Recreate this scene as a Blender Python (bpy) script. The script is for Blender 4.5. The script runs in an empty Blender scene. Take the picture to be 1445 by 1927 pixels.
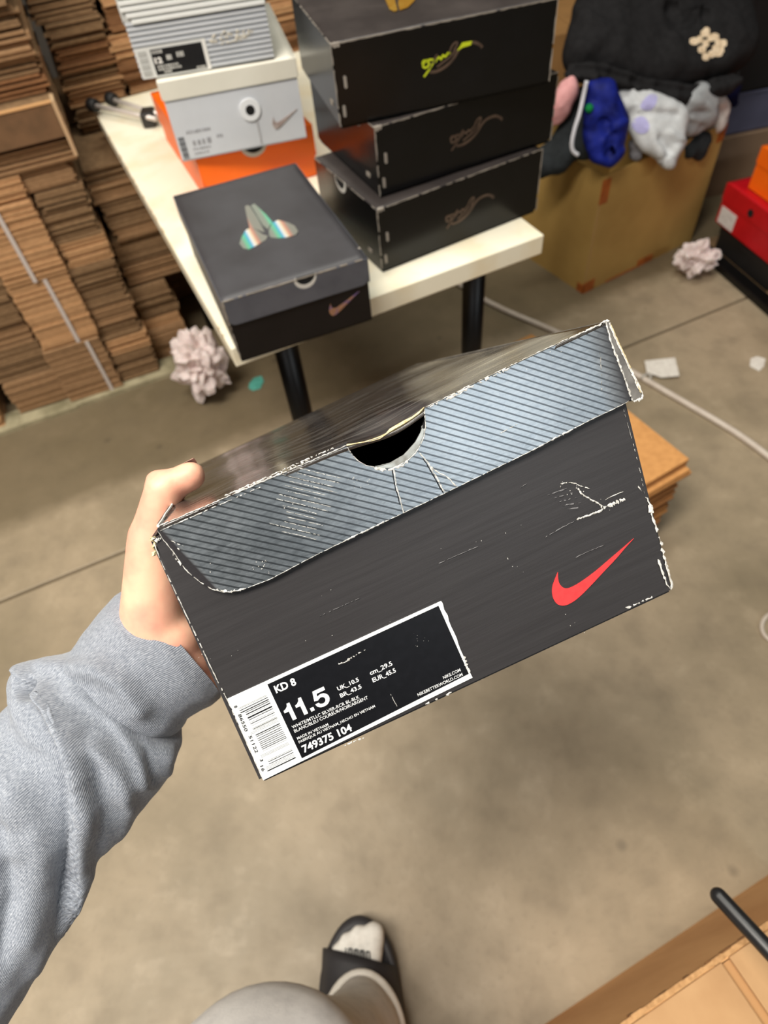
import bpy, bmesh, math, random
from mathutils import Vector, Matrix, noise as mnoise
from mathutils.geometry import tessellate_polygon

# ------------------------------------------------------------------ camera, light, exposure
scene = bpy.context.scene
COL = scene.collection
F_PX, IW, IH, CAM_H = 1235.0, 1445.0, 1927.0, 1.335
CAM_R = Matrix(((0.9920410429652222, 0.1259149279175189, 0.0),
                (-0.09984016038043296, 0.7866067865956287, -0.6093288977694298),
                (-0.07672360424069904, 0.6044792752520347, 0.7929175835754253)))   # columns: right, up, back
CAM_P = Vector((0, 0, CAM_H))
cd = bpy.data.cameras.new('camera')
cam = bpy.data.objects.new('camera', cd); COL.objects.link(cam)
cam.matrix_world = Matrix.Translation(CAM_P) @ CAM_R.to_4x4()
cd.sensor_fit = 'VERTICAL'; cd.sensor_height = 24.0; cd.lens = 24.0 * F_PX / IH
cd.clip_start = 0.02; cd.clip_end = 50
cd.dof.use_dof = True; cd.dof.focus_distance = 0.335; cd.dof.aperture_fstop = cd.lens / 2.5
scene.camera = cam

world = bpy.data.worlds.new('world'); scene.world = world; world.use_nodes = True
world.node_tree.nodes['Background'].inputs[0].default_value = (0.9, 0.95, 1.0, 1)
world.node_tree.nodes['Background'].inputs[1].default_value = 0.15

def ceiling_lamp(x, y, z, sx, sy, power, col, rz):
    l = bpy.data.lights.new('ceiling_lamp', 'AREA'); l.shape = 'RECTANGLE'; l.size = sx; l.size_y = sy
    l.energy = power; l.color = col
    o = bpy.data.objects.new('ceiling_lamp', l); COL.objects.link(o)
    o.location = (x, y, z); o.rotation_euler = (0, 0, rz)
RZ = math.radians(20)
UU = Vector((math.cos(RZ), math.sin(RZ), 0)); VV = Vector((-math.sin(RZ), math.cos(RZ), 0))
def uv_w(u, v, z=0.0):
    return UU * u + VV * v + Vector((0, 0, z))
# rows of warehouse tubes: u, v, height, watts, colour, length, width
for (u, v, z, p, c, lx, ly) in ((-.92, .12, 3.05, 92, (1.0, .94, .85), 1.7, .6), (.70, 1.35, 3.7, 33, (.98, .98, .90), 1.6, .5), (-1.3, 1.0, 3.7, 15, (1.0, .93, .82), 1.6, .4),
                                (1.75, -4.9, 4.3, 84, (.90, .96, 1.0), 1.7, .7), (-3.6, -3.6, 4.3, 50, (.95, .97, 1.0), 2.6, .6)):
    w = uv_w(u, v)
    ceiling_lamp(w.x, w.y, z, lx, ly, p, c, RZ)

scene.view_settings.view_transform = 'Standard'; scene.view_settings.look = 'None'
scene.view_settings.gamma = 1.0; scene.view_settings.use_curve_mapping = False
scene.view_settings.exposure = 0.35

# ------------------------------------------------------------------ helpers
def lin(c):
    return tuple(((v / 255) / 12.92 if v / 255 <= 0.04045 else (((v / 255) + 0.055) / 1.055) ** 2.4) for v in c) + (1,)

class NT:
    def __init__(s, m):
        s.t = m.node_tree; s.n = s.t.nodes; s.b = s.n['Principled BSDF']
    def add(s, typ, **kw):
        n = s.n.new(typ)
        for k, v in kw.items():
            if k in n.inputs: n.inputs[k].default_value = v
            else: setattr(n, k, v)
        return n
    def link(s, a, b): s.t.links.new(a, b)
    def mix(s, fac, a, b, blend='MIX'):
        n = s.n.new('ShaderNodeMix'); n.data_type = 'RGBA'; n.blend_type = blend
        for i, v in ((0, fac), (6, a), (7, b)):
            if hasattr(v, 'is_output') or hasattr(v, 'links'): s.link(v, n.inputs[i])
            elif i == 0: n.inputs[0].default_value = v
            else: n.inputs[i].default_value = v
        return n.outputs[2]
    def math(s, op, a, b=None, c=None, clamp=False):
        n = s.n.new('ShaderNodeMath'); n.operation = op; n.use_clamp = clamp
        for i, v in enumerate((a, b, c)):
            if v is None: continue
            if hasattr(v, 'links'): s.link(v, n.inputs[i])
            else: n.inputs[i].default_value = v
        return n.outputs[0]
    def ramp(s, fac, p0, p1, inv=False):
        n = s.n.new('ShaderNodeMapRange'); n.clamp = True
        s.link(fac, n.inputs[0]); n.inputs[1].default_value = p0; n.inputs[2].default_value = p1
        n.inputs[3].default_value = 1 if inv else 0; n.inputs[4].default_value = 0 if inv else 1
        return n.outputs[0]
    def coord(s, kind='Object', scale=(1, 1, 1), rot=(0, 0, 0)):
        if kind == 'Position':
            o = s.n.new('ShaderNodeNewGeometry').outputs['Position']
        else:
            o = s.n.new('ShaderNodeTexCoord').outputs[kind]
        m = s.n.new('ShaderNodeMapping'); m.inputs['Scale'].default_value = scale; m.inputs['Rotation'].default_value = rot
        s.link(o, m.inputs[0]); return m.outputs[0]
    def noise(s, co, scale, detail=3, rough=.55):
        n = s.n.new('ShaderNodeTexNoise'); n.inputs['Scale'].default_value = scale
        n.inputs['Detail'].default_value = detail; n.inputs['Roughness'].default_value = rough
        s.link(co, n.inputs['Vector']); return n.outputs['Fac']
    def bump(s, h, strength, dist=.001):
        n = s.n.new('ShaderNodeBump'); n.inputs['Strength'].default_value = strength; n.inputs['Distance'].default_value = dist
        s.link(h, n.inputs['Height']); s.link(n.outputs[0], s.b.inputs['Normal'])

MATS = {}
def mat(name, col, rough=.6, metal=0.0, vary=None, bump=None, kind='Object', spec=None, stretch=(1, 1, 1), rand=0.0):
    """vary=(scale, other colour, low, high); bump=(scale, strength, distance)"""
    if name in MATS: return MATS[name]
    m = bpy.data.materials.new(name); m.use_nodes = True; t = NT(m)
    b = t.b; b.inputs['Roughness'].default_value = rough; b.inputs['Metallic'].default_value = metal
    if spec is not None: b.inputs['Specular IOR Level'].default_value = spec
    b.inputs['Base Color'].default_value = lin(col); m.diffuse_color = lin(col)
    out = None
    if vary or bump: co = t.coord(kind, stretch)
    if vary:
        out = t.mix(t.ramp(t.noise(co, vary[0], 4), vary[2], vary[3]), lin(col), lin(vary[1]))
    if rand:
        oi = t.add('ShaderNodeObjectInfo')
        fac = t.ramp(oi.outputs['Random'], 0, 1)
        hv = t.add('ShaderNodeHueSaturation')
        mr = t.add('ShaderNodeMapRange'); t.link(oi.outputs['Random'], mr.inputs[0]); mr.inputs[3].default_value = 1 - rand; mr.inputs[4].default_value = 1 + rand
        t.link(mr.outputs[0], hv.inputs['Value'])
        if out is not None: t.link(out, hv.inputs['Color'])
        else: hv.inputs['Color'].default_value = lin(col)
        out = hv.outputs[0]
    if out is not None: t.link(out, b.inputs['Base Color'])
    if bump: t.bump(t.noise(co, bump[0], 4), bump[1], bump[2] if len(bump) > 2 else .001)
    MATS[name] = m
    return m

def tag(o, label=None, cat=None, group=None, kind=None):
    if label: o['label'] = label
    if cat: o['category'] = cat
    if group: o['group'] = group
    if kind: o['kind'] = kind
    return o
def empty(name, loc=(0, 0, 0), rz=0.0, label=None, cat=None, group=None):
    o = bpy.data.objects.new(name, None); COL.objects.link(o); o.empty_display_size = .05
    o.location = loc; o.rotation_euler = (0, 0, rz)
    return tag(o, label, cat, group)
WEAR = {'edge_wear', 'crease', 'gouge', 'torn_paper', 'scratch', 'tear', 'barcode', 'lettering', 'printed_lettering', 'fold_edge', 'chipped_edge'}
def obj(name, me, m=None, parent=None, smooth=False):
    if isinstance(me, bmesh.types.BMesh):
        bm = me; me = bpy.data.meshes.new(name); bm.to_mesh(me); bm.free()
    if m is not None:
        ms = m if isinstance(m, (list, tuple)) else [m]
        for x in ms: me.materials.append(x)
    if smooth:
        for p in me.polygons: p.use_smooth = True
    o = bpy.data.objects.new(name, me); COL.objects.link(o)
    if name in WEAR and parent: o['kind'] = 'stuff'
    if parent: o.parent = parent
    return o
def add_box(bm, x0, x1, y0, y1, z0, z1, M=None, bev=0.0, mi=0):
    vs = [bm.verts.new((x, y, z)) for x in (x0, x1) for y in (y0, y1) for z in (z0, z1)]
    fs = [bm.faces.new([vs[i] for i in q]) for q in ((0, 1, 3, 2), (4, 6, 7, 5), (0, 4, 5, 1), (2, 3, 7, 6), (0, 2, 6, 4), (1, 5, 7, 3))]
    for f in fs: f.material_index = mi
    if bev > 0:
        es = list({e for f in fs for e in f.edges})
        r = bmesh.ops.bevel(bm, geom=es, offset=bev, segments=2, affect='EDGES', profile=.5)
        vs = list({v for f in r['faces'] for v in f.verts} | {v for v in vs if v.is_valid})
    if M is not None:
        for v in vs:
            if v.is_valid: v.co = M @ v.co
def boxmesh(x0, x1, y0, y1, z0, z1, bev=0.0, M=None):
    bm = bmesh.new(); add_box(bm, x0, x1, y0, y1, z0, z1, M, bev); return bm
def add_prism(bm, pts, a, b, fn=None, mi=0):
    """closed outline pts (2-D) extruded from a to b along the third local axis; fn maps (x, y, w) to 3-D"""
    fn = fn or (lambda x, y, w: (x, y, w))
    lo = [bm.verts.new(fn(p[0], p[1], a)) for p in pts]; hi = [bm.verts.new(fn(p[0], p[1], b)) for p in pts]
    n = len(pts); fs = []
    for i in range(n):
        j = (i + 1) % n; fs.append(bm.faces.new((lo[i], lo[j], hi[j], hi[i])))
    for a_, b_, c_ in tessellate_polygon([[Vector((p[0], p[1], 0)) for p in pts]]):
        if len({a_, b_, c_}) < 3: continue
        for ring in (hi, lo):
            try: fs.append(bm.faces.new((ring[a_], ring[b_], ring[c_])))
            except ValueError: pass
    for f in fs: f.material_index = mi
    bmesh.ops.recalc_face_normals(bm, faces=[f for f in bm.faces])
def prism(pts, a, b, fn=None):
    bm = bmesh.new(); add_prism(bm, pts, a, b, fn); return bm
def catmull(pts, n=6, closed=False):
    out = []; N = len(pts); P = [Vector(p) for p in pts]
    for i in range(N if closed else N - 1):
        if closed: a, b, c, d = P[i - 1], P[i], P[(i + 1) % N], P[(i + 2) % N]
        else: a, b, c, d = P[max(i - 1, 0)], P[i], P[i + 1], P[min(i + 2, N - 1)]
        for k in range(n):
            t = k / n
            out.append(.5 * ((2 * b) + (c - a) * t + (2 * a - 5 * b + 4 * c - d) * t * t + (3 * b - a - 3 * c + d) * t ** 3))
    if not closed: out.append(P[-1])
    return out
def add_tube(bm, path, r, seg=10, caps=True, mi=0):
    path = [Vector(p) for p in path]; n = len(path); rings = []
    rr = r if isinstance(r, (list, tuple)) else [r] * n
    ref = None
    for i, p in enumerate(path):
        d = (path[min(i + 1, n - 1)] - path[max(i - 1, 0)]).normalized()
        if ref is None:
            ref = d.orthogonal().normalized()
        ref = (ref - d * ref.dot(d)).normalized(); s = d.cross(ref)
        rings.append([bm.verts.new(p + (ref * math.cos(a) + s * math.sin(a)) * rr[i]) for a in [2 * math.pi * k / seg for k in range(seg)]])
    for i in range(n - 1):
        for k in range(seg):
            j = (k + 1) % seg
            f = bm.faces.new((rings[i][k], rings[i][j], rings[i + 1][j], rings[i + 1][k])); f.material_index = mi
    if caps:
        bm.faces.new(rings[0][::-1]).material_index = mi; bm.faces.new(rings[-1]).material_index = mi
def tube(path, r, seg=10, caps=True):
    bm = bmesh.new(); add_tube(bm, path, r, seg, caps); return bm
def ray(px, py):
    return CAM_R @ Vector((px - IW / 2, IH / 2 - py, -F_PX))
def at_z(px, py, z):
    d = ray(px, py); return CAM_P + d * ((z - CAM_H) / d.z)
def at_y(px, py, y):
    d = ray(px, py); return CAM_P + d * (y / d.y)
def at_depth(px, py, dep):
    return CAM_P + ray(px, py) * (dep / F_PX)
def to_px(p):
    q = CAM_R.transposed() @ (Vector(p) - CAM_P)
    return (IW / 2 - F_PX * q.x / q.z, IH / 2 + F_PX * q.y / q.z)
def blob(name, shapes, voxel, smooth=6, m=None, parent=None, rough=None, mapf=None):
    """smooth union of tapered capsules (p0, p1, r0, r1) and ellipsoids (c, (rx, ry, rz), matrix), voxel-remeshed into one skin"""
    bm = bmesh.new()
    for s in shapes:
        if len(s) == 4 and not isinstance(s[1], tuple):
            p0, p1, r0, r1 = Vector(s[0]), Vector(s[1]), s[2], s[3]
            L = (p1 - p0).length; n = 8
            pts, rad = [], []
            for k in range(5):
                a = k / 5 * math.pi / 2; pts.append(p0 - (p1 - p0).normalized() * r0 * math.cos(a)); rad.append(max(r0 * math.sin(a), r0 * .05))
            for k in range(n + 1):
                pts.append(p0.lerp(p1, k / n)); rad.append(r0 + (r1 - r0) * k / n)
            for k in range(1, 6):
                a = k / 5 * math.pi / 2; pts.append(p1 + (p1 - p0).normalized() * r1 * math.sin(a)); rad.append(max(r1 * math.cos(a), r1 * .05))
            add_tube(bm, pts, rad, 16)
        else:
            M = Matrix.Translation(s[0]) @ (s[2] if s[2] else Matrix.Identity(4)) @ Matrix.Diagonal((*s[1], 1))
            bmesh.ops.create_icosphere(bm, subdivisions=s[3] if len(s) > 3 else 4, radius=1, matrix=M)
    me = bpy.data.meshes.new(name); bm.to_mesh(me); bm.free()
    o = bpy.data.objects.new(name, me); COL.objects.link(o)
    md = o.modifiers.new('r', 'REMESH'); md.mode = 'VOXEL'; md.voxel_size = voxel
    sm = o.modifiers.new('s', 'SMOOTH'); sm.factor = .5; sm.iterations = smooth
    dg = bpy.context.evaluated_depsgraph_get()
    nm = bpy.data.meshes.new_from_object(o.evaluated_get(dg)); nm.name = name
    bpy.data.objects.remove(o); bpy.data.meshes.remove(me)
    if rough:
        nm.update()
        for v in nm.vertices: v.co = v.co + v.normal * rough(v.co)
    if mapf:
        for v in nm.vertices: v.co = mapf(v.co)
    return obj(name, nm, m, parent, True)
_H = {}
def text_obj(name, s, m, parent, origin, xdir, ydir, width=None, cap=.01, offset=0.0, thick=0.0, align='LEFT'):
    """one line of lettering as a flat mesh; origin = baseline start (parent space)"""
    cu = bpy.data.curves.new(name, 'FONT'); cu.body = s; cu.offset = offset; cu.resolution_u = 3
    o = bpy.data.objects.new(name, cu); COL.objects.link(o)
    dg = bpy.context.evaluated_depsgraph_get(); dg.update()
    me = bpy.data.meshes.new_from_object(o.evaluated_get(dg)); me.name = name
    bpy.data.objects.remove(o); bpy.data.curves.remove(cu)
    xs = [v.co.x for v in me.vertices]; x0, x1 = min(xs), max(xs)
    sy = cap / .73; sx = width / (x1 - x0) if width else sy
    X, Y = Vector(xdir).normalized(), Vector(ydir).normalized(); O = Vector(origin)
    for v in me.vertices:
        xx = (v.co.x - (x0 if align == 'LEFT' else x1)) * sx
        v.co = O + X * xx + Y * (v.co.y * sy)
    return obj(name, me, m, parent)

# ------------------------------------------------------------------ materials
def concrete():
    m = bpy.data.materials.new('concrete'); m.use_nodes = True; t = NT(m)
    co = t.coord('Position')
    n1 = t.noise(co, 2.3, 5, .6); n2 = t.noise(co, 11, 5, .6); n3 = t.noise(co, 90, 3, .6)
    c = t.mix(t.ramp(n1, .35, .68), lin((166, 149, 124)), lin((132, 119, 96)))
    c = t.mix(t.math('MULTIPLY', t.ramp(n2, .5, .75), .5), c, lin((112, 100, 82)))
    c = t.mix(t.math('MULTIPLY', t.ramp(n2, .25, .45, True), .35), c, lin((196, 178, 152)))
    # the band of painted shade across the floor in front of the stacks
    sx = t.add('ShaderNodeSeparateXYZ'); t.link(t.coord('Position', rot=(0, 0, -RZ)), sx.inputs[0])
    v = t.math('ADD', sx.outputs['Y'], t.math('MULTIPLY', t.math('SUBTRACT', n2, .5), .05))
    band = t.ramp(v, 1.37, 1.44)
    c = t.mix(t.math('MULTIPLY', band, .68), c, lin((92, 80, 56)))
    # spots
    vo = t.add('ShaderNodeTexVoronoi'); vo.inputs['Scale'].default_value = 5.5; t.link(co, vo.inputs['Vector'])
    c = t.mix(t.math('MULTIPLY', t.ramp(vo.outputs['Distance'], .03, .075, True), .38), c, lin((70, 62, 50)))
    c = t.mix(t.math('MULTIPLY', t.ramp(n3, .55, .75), .25), c, lin((120, 108, 90)))
    t.link(c, t.b.inputs['Base Color'])
    r = t.math('MULTIPLY_ADD', n2, .3, .38); t.link(r, t.b.inputs['Roughness'])
    t.bump(n3, .15, .002)
    return m
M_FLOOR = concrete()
M_KERB = mat('kerb_concrete', (170, 160, 130), .8, vary=(14, (126, 118, 90), .4, .65), bump=(60, .3, .002), kind='Position')
M_WALL = mat('wall_paint', (92, 84, 74), .85, vary=(3, (70, 64, 58), .4, .7), bump=(40, .1), kind='Position')
M_CEIL = mat('ceiling_paint', (150, 146, 140), .9, vary=(3, (130, 126, 120), .4, .7), kind='Position')

# ------------------------------------------------------------------ room
def slab(name, u0, u1, v0, v1, z0, z1, m, parent=None, bev=0.0):
    bm = bmesh.new(); add_box(bm, u0, u1, v0, v1, z0, z1, Matrix.Rotation(RZ, 4, 'Z'), bev)
    o = obj(name, bm, m, parent)
    if not parent: tag(o, kind='structure')
    return o
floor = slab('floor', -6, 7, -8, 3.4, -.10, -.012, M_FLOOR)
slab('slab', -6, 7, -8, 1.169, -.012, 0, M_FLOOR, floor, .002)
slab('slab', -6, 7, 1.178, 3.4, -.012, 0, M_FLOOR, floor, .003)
slab('wall_back', -6, 7, 3.4, 3.5, -.1, 4.6, M_WALL)
slab('wall_left', -6.1, -6, -8, 3.5, -.1, 4.6, M_WALL)
slab('wall_right', 7, 7.1, -8, 3.5, -.1, 4.6, M_WALL)
slab('wall_front', -6.1, 7.1, -8.1, -8, -.1, 4.6, M_WALL)
slab('ceiling', -6.1, 7.1, -8.1, 3.5, 4.6, 4.7, M_CEIL)
# low concrete kerb the carton stacks stand against
kb = bmesh.new()
random.seed(3)
for k in range(24):
    u0 = -2.0 + k * .085
    add_box(kb, u0, u0 + .0855, 1.782 + random.uniform(-.004, .003), 1.86, 0, .012 + random.uniform(0, .002), Matrix.Rotation(RZ, 4, 'Z'))
tag(obj('trim_1', kb, M_KERB), kind='structure')

# ------------------------------------------------------------------ the held box (local axes: u right, v up, w out of the printed end)
RH = Matrix(((0.9083932018855103, -0.3564910697617622, 0.2184854868137976),
             (0.3937715373534489, 0.9051141819541197, -0.16035053475365044),
             (-0.1405907789951003, 0.23169470172102477, 0.9625756064101867)))
OH = Vector((-0.05719589450000097, -0.13750243995985523, -0.3375743586166924))
def fp(px, py, w=0.0):
    """point of the printed end (or a plane parallel to it) seen at a photo pixel, in box axes"""
    d = RH.transposed() @ Vector((px - IW / 2, IH / 2 - py, -F_PX)); o = RH.transposed() @ (-OH)
    t = (w - o.z) / d.z; q = o + d * t
    return Vector((q.x, q.y, w))
def fps(pts, w=0.0): return [fp(p[0], p[1], w) for p in pts]
M_HERO = Matrix.Translation(CAM_P + CAM_R @ OH) @ (CAM_R @ RH).to_4x4()
held = empty('shoe_box', label='large dark grey shoe box with striped silver lid and red check, held in hand', cat='box')
held.matrix_world = M_HERO

def lid_print():
    m = bpy.data.materials.new('striped_lid_print'); m.use_nodes = True; t = NT(m)
    s0, s1 = fp(525, 899), fp(642, 928); ang = math.atan2(s1.y - s0.y, s1.x - s0.x)
    co = t.coord('Object'); sx = t.add('ShaderNodeSeparateXYZ'); t.link(co, sx.inputs[0])
    d = t.math('ADD', t.math('MULTIPLY', sx.outputs['X'], -math.sin(ang)), t.math('MULTIPLY', sx.outputs['Y'], math.cos(ang)))
    fr = t.math('FRACT', t.math('MULTIPLY', d, 1 / .00305))
    line = t.ramp(t.math('ABSOLUTE', t.math('SUBTRACT', fr, .5)), .10, .17, True)
    # printed field starts at a slanted border at the left and fades out at the right end
    a, b = fp(302, 1001, .003), fp(398, 1104, .003)
    nx, ny = (b - a).y, -(b - a).x; L = math.hypot(nx, ny); nx, ny = -nx / L, -ny / L
    if nx < 0: nx, ny = -nx, -ny
    e = t.math('ADD', t.math('MULTIPLY', t.math('SUBTRACT', sx.outputs['X'], a.x), nx), t.math('MULTIPLY', t.math('SUBTRACT', sx.outputs['Y'], a.y), ny))
    field = t.ramp(e, .0006, .0028)
    field = t.math('MULTIPLY', field, t.ramp(sx.outputs['X'], .232, .2465, True))
    n = t.noise(t.coord('Object', (1, 3, 1), (0, 0, .6)), 160, 4, .7); n0 = t.noise(co, 28, 3)
    silver = t.mix(t.ramp(n, .3, .7), lin((134, 141, 146)), lin((172, 179, 184)))
    silver = t.mix(t.math('MULTIPLY', t.ramp(n0, .4, .7), .35), silver, lin((104, 112, 118)))
    c = t.mix(t.math('MULTIPLY', line, .8), silver, lin((58, 62, 66)))
    c = t.mix(field, lin((44, 42, 44)), c)
    t.link(c, t.b.inputs['Base Color'])
    t.link(t.math('MULTIPLY', field, .85), t.b.inputs['Metallic'])
    t.link(t.math('MULTIPLY_ADD', n, .14, .27), t.b.inputs['Roughness'])
    t.bump(n, .25, .0003)
    return m
def black_face():
    m = bpy.data.materials.new('dark_grey_print'); m.use_nodes = True; t = NT(m)
    co = t.coord('Object', (2.2, 42, 1), (0, 0, -.05)); n = t.noise(co, 6, 4, .6); n2 = t.noise(t.coord('Object'), 300, 2)
    n3 = t.noise(t.coord('Object', (3, 120, 1), (0, 0, -.03)), 5, 3)
    c = t.mix(t.ramp(n, .35, .7), lin((48, 46, 47)), lin((54, 52, 53)))
    c = t.mix(t.math('MULTIPLY', t.ramp(n3, .66, .84), .14), c, lin((104, 104, 106)))
    t.link(c, t.b.inputs['Base Color']); t.b.inputs['Roughness'].default_value = .45; t.b.inputs['Specular IOR Level'].default_value = .4
    t.bump(t.math('ADD', t.math('MULTIPLY', n, 1.0), t.math('MULTIPLY', n2, .12)), .22, .0005)
    return m
def gloss_top():
    m = bpy.data.materials.new('glossy_lid_top'); m.use_nodes = True; t = NT(m)
    n = t.noise(t.coord('Object', (7, 1, 60), (0, .10, 0)), 3.2, 5, .65); n2 = t.noise(t.coord('Object', (1, 1, 4)), 40, 4)
    n3 = t.noise(t.coord('Object', (4, 1, 150), (0, .08, 0)), 5, 3, .6)
    c = t.mix(t.ramp(n, .45, .72), lin((46, 40, 38)), lin((98, 94, 90)))
    c = t.mix(t.math('MULTIPLY', t.ramp(n3, .64, .74), .6), c, lin((150, 148, 144)))
    t.link(c, t.b.inputs['Base Color'])
    t.link(t.ramp(n, .2, 1.05), t.b.inputs['Roughness'])
    rr = t.math('MULTIPLY_ADD', t.ramp(n, .35, .8), .30, .09); t.link(rr, t.b.inputs['Roughness'])
    t.b.inputs['Specular IOR Level'].default_value = .9; t.b.inputs['Coat Weight'].default_value = .35; t.b.inputs['Coat Roughness'].default_value = .12
    t.bump(n, .10, .0008)
    return m
M_LID = lid_print(); M_FACE = black_face(); M_TOP = gloss_top()
M_BODYIN = mat('grey_board', (128, 130, 128), .7, vary=(60, (108, 110, 108), .4, .7))
M_TORN = mat('torn_paper', (228, 226, 220), .8, vary=(500, (170, 166, 158), .45, .7), bump=(900, .6, .0004))
M_CREAM = mat('torn_board', (222, 205, 160), .85, vary=(420, (170, 148, 104), .45, .7), bump=(700, .7, .0005))
M_FLAPEND = mat('lid_side_lining', (128, 124, 118), .35, metal=.3, vary=(80, (88, 84, 80), .4, .7))
M_WHITE = mat('sticker_paper', (240, 243, 243), .5, vary=(300, (228, 231, 231), .4, .7))
M_INK = mat('sticker_black', (9, 10, 15), .38, vary=(200, (14, 15, 20), .4, .7))
M_TXT = mat('sticker_lettering', (238, 240, 240), .5)
M_RED = mat('red_print', (245, 62, 64), .55, vary=(220, (238, 55, 58), .4, .7))

D = .352                                                            # box depth
BL, BR = Vector((-.0045, .0020)), Vector((.2411, -.0017))
TRB, TLB = Vector((.2470, .1440)), Vector((-.0007, .1385))
bBL, bBR = Vector((-.001, .001)), Vector((.240, -.001))
LTL, LTR = fp(298, 991, .003), fp(1140, 605, .003)                  # lid top front corners
bTL, bTR = fp(371, 876, -D), fp(779, 687, -D)
# body: front panel with finger notch, sides, back, floor
notch = [(795, 800), (793, 813), (781, 834), (761, 856), (734, 872), (704, 879), (684, 876), (668, 862), (656, 842)]
front = [BL, BR, TRB] + [fp(p[0], p[1], 0).to_2d() for p in [(799, 785)] + notch + [(652, 832)]] + [TLB]
held_body = obj('box_body', prism(front, -.0022, 0), M_FACE, held)
def shell(name, quad, th, m, parent):
    """a thin panel from four corners, thickened inward along its normal"""
    a, b, c, d = [Vector(q) for q in quad]; n = (b - a).cross(d - a).normalized() * th
    bm = bmesh.new(); lo = [bm.verts.new(p) for p in (a, b, c, d)]; hi = [bm.verts.new(p + n) for p in (a, b, c, d)]
    for q in ((0, 1, 2, 3),): bm.faces.new([lo[i] for i in q][::-1]); bm.faces.new([hi[i] for i in q])
    for i in range(4):
        j = (i + 1) % 4; bm.faces.new((lo[i], lo[j], hi[j], hi[i]))
    bmesh.ops.recalc_face_normals(bm, faces=bm.faces[:])
    return obj(name, bm, m, parent)
V3 = lambda p, w: Vector((p[0], p[1], w))
M_SIDE = mat('dark_grey_side', (52, 50, 51), .45, vary=(60, (62, 60, 61), .4, .7))
shell('side_panel', (V3(BL, -.0022), V3(TLB, -.0022), Vector((bTL.x + .001, bTL.y - .003, -D + .002)), V3(bBL, -D + .002)), .002, M_SIDE, held_body)
shell('side_panel', (V3(TRB, -.0022), V3(BR, -.0022), V3(bBR, -D + .002), Vector((bTR.x - .002, bTR.y - .004, -D + .002))), .002, M_SIDE, held_body)
shell('bottom_panel', (V3(BR, -.0022), V3(BL, -.0022), V3(bBL, -D + .002), V3(bBR, -D + .002)), .002, M_SIDE, held_body)
shell('back_panel', (V3(bBL, -D + .002), V3(bBR, -D + .002), Vector((bTR.x - .002, bTR.y - .004, -D + .002)), Vector((bTL.x + .001, bTL.y - .003, -D + .002))), -.002, M_SIDE, held_body)
# lid
lid = empty('lid'); lid.parent = held
curve = [(298, 991), (296, 998), (306, 1014), (328, 1041), (348, 1071), (361, 1083), (379, 1097), (399, 1109), (418, 1114), (434, 1114)]
lower = [(459, 1109), (509, 1090), (592, 1046), (675, 1005), (758, 966), (858, 918), (989, 854), (1114, 789), (1171, 762), (1187, 752)]
right_e = [(1172, 702), (1152, 650), (1140, 606)]
hole = [(799, 769), (799, 779), (801, 802), (798, 821), (791, 838), (782, 853), (768, 866), (751, 876), (737, 881), (722, 882), (704, 879), (689, 876), (675, 868), (663, 856), (653, 841)]
outline = [fp(p[0], p[1], .003).to_2d() for p in curve + lower + right_e + [(1000, 671), (900, 719)] + hole + [(520, 897), (400, 948)]]
lf = obj('front_flap', prism(outline, .0012, .003), M_LID, lid)
# top panel: worn, gently dented sheet that sags at the finger hole
def front_top(s):
    pts = [(0, LTL.to_2d()), (.265, fp(520, 897, .003).to_2d()), (.42, fp(652, 840, .003).to_2d()), (.6, fp(799, 769, .003).to_2d()), (.72, fp(900, 719, .003).to_2d()), (1, LTR.to_2d())]
    for (a, p), (b, q) in zip(pts, pts[1:]):
        if s <= b: return p.lerp(q, (s - a) / (b - a))
    return pts[-1][1]
bm = bmesh.new(); NU, NW = 72, 40; gr = []
for i in range(NU + 1):
    s = i / NU; row = []
    f = front_top(s); bk = bTL.to_2d().lerp(bTR.to_2d(), s)
    for j in range(NW + 1):
        t = (j / NW) ** 1.3; p = f.lerp(bk, t); w = .003 + (-D - .003) * t
        dent = -.0035 * math.exp(-((s - .52) / .075) ** 2) * math.exp(-(t / .10) ** 2)
        bul = .0016 * (mnoise.noise(Vector((s * 5, t * 4, 1.7)))) * min(1, t * 6) * min(1, (1 - t) * 8)
        row.append(bm.verts.new((p.x, p.y + dent + bul, w)))
    gr.append(row)
for i in range(NU):
    for j in range(NW):
        bm.faces.new((gr[i][j], gr[i + 1][j], gr[i + 1][j + 1], gr[i][j + 1]))
bmesh.ops.recalc_face_normals(bm, faces=bm.faces[:])
for f in bm.faces:
    if f.normal.y < 0: f.normal_flip()
top = obj('top_panel', bm, M_TOP, lid, True)
so = top.modifiers.new('t', 'SOLIDIFY'); so.thickness = .0016; so.offset = -1
b = bmesh.new(); add_tube(b, [Vector((LTL.x, LTL.y + .0002, .003)).lerp(Vector((bTL.x, bTL.y + .0002, -D)), k / 20) + Vector((0, random.Random(k).uniform(-.0002, .0002), 0)) for k in range(21)], .0007, 6)
obj('edge_wear', b, M_TORN, top)
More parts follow.
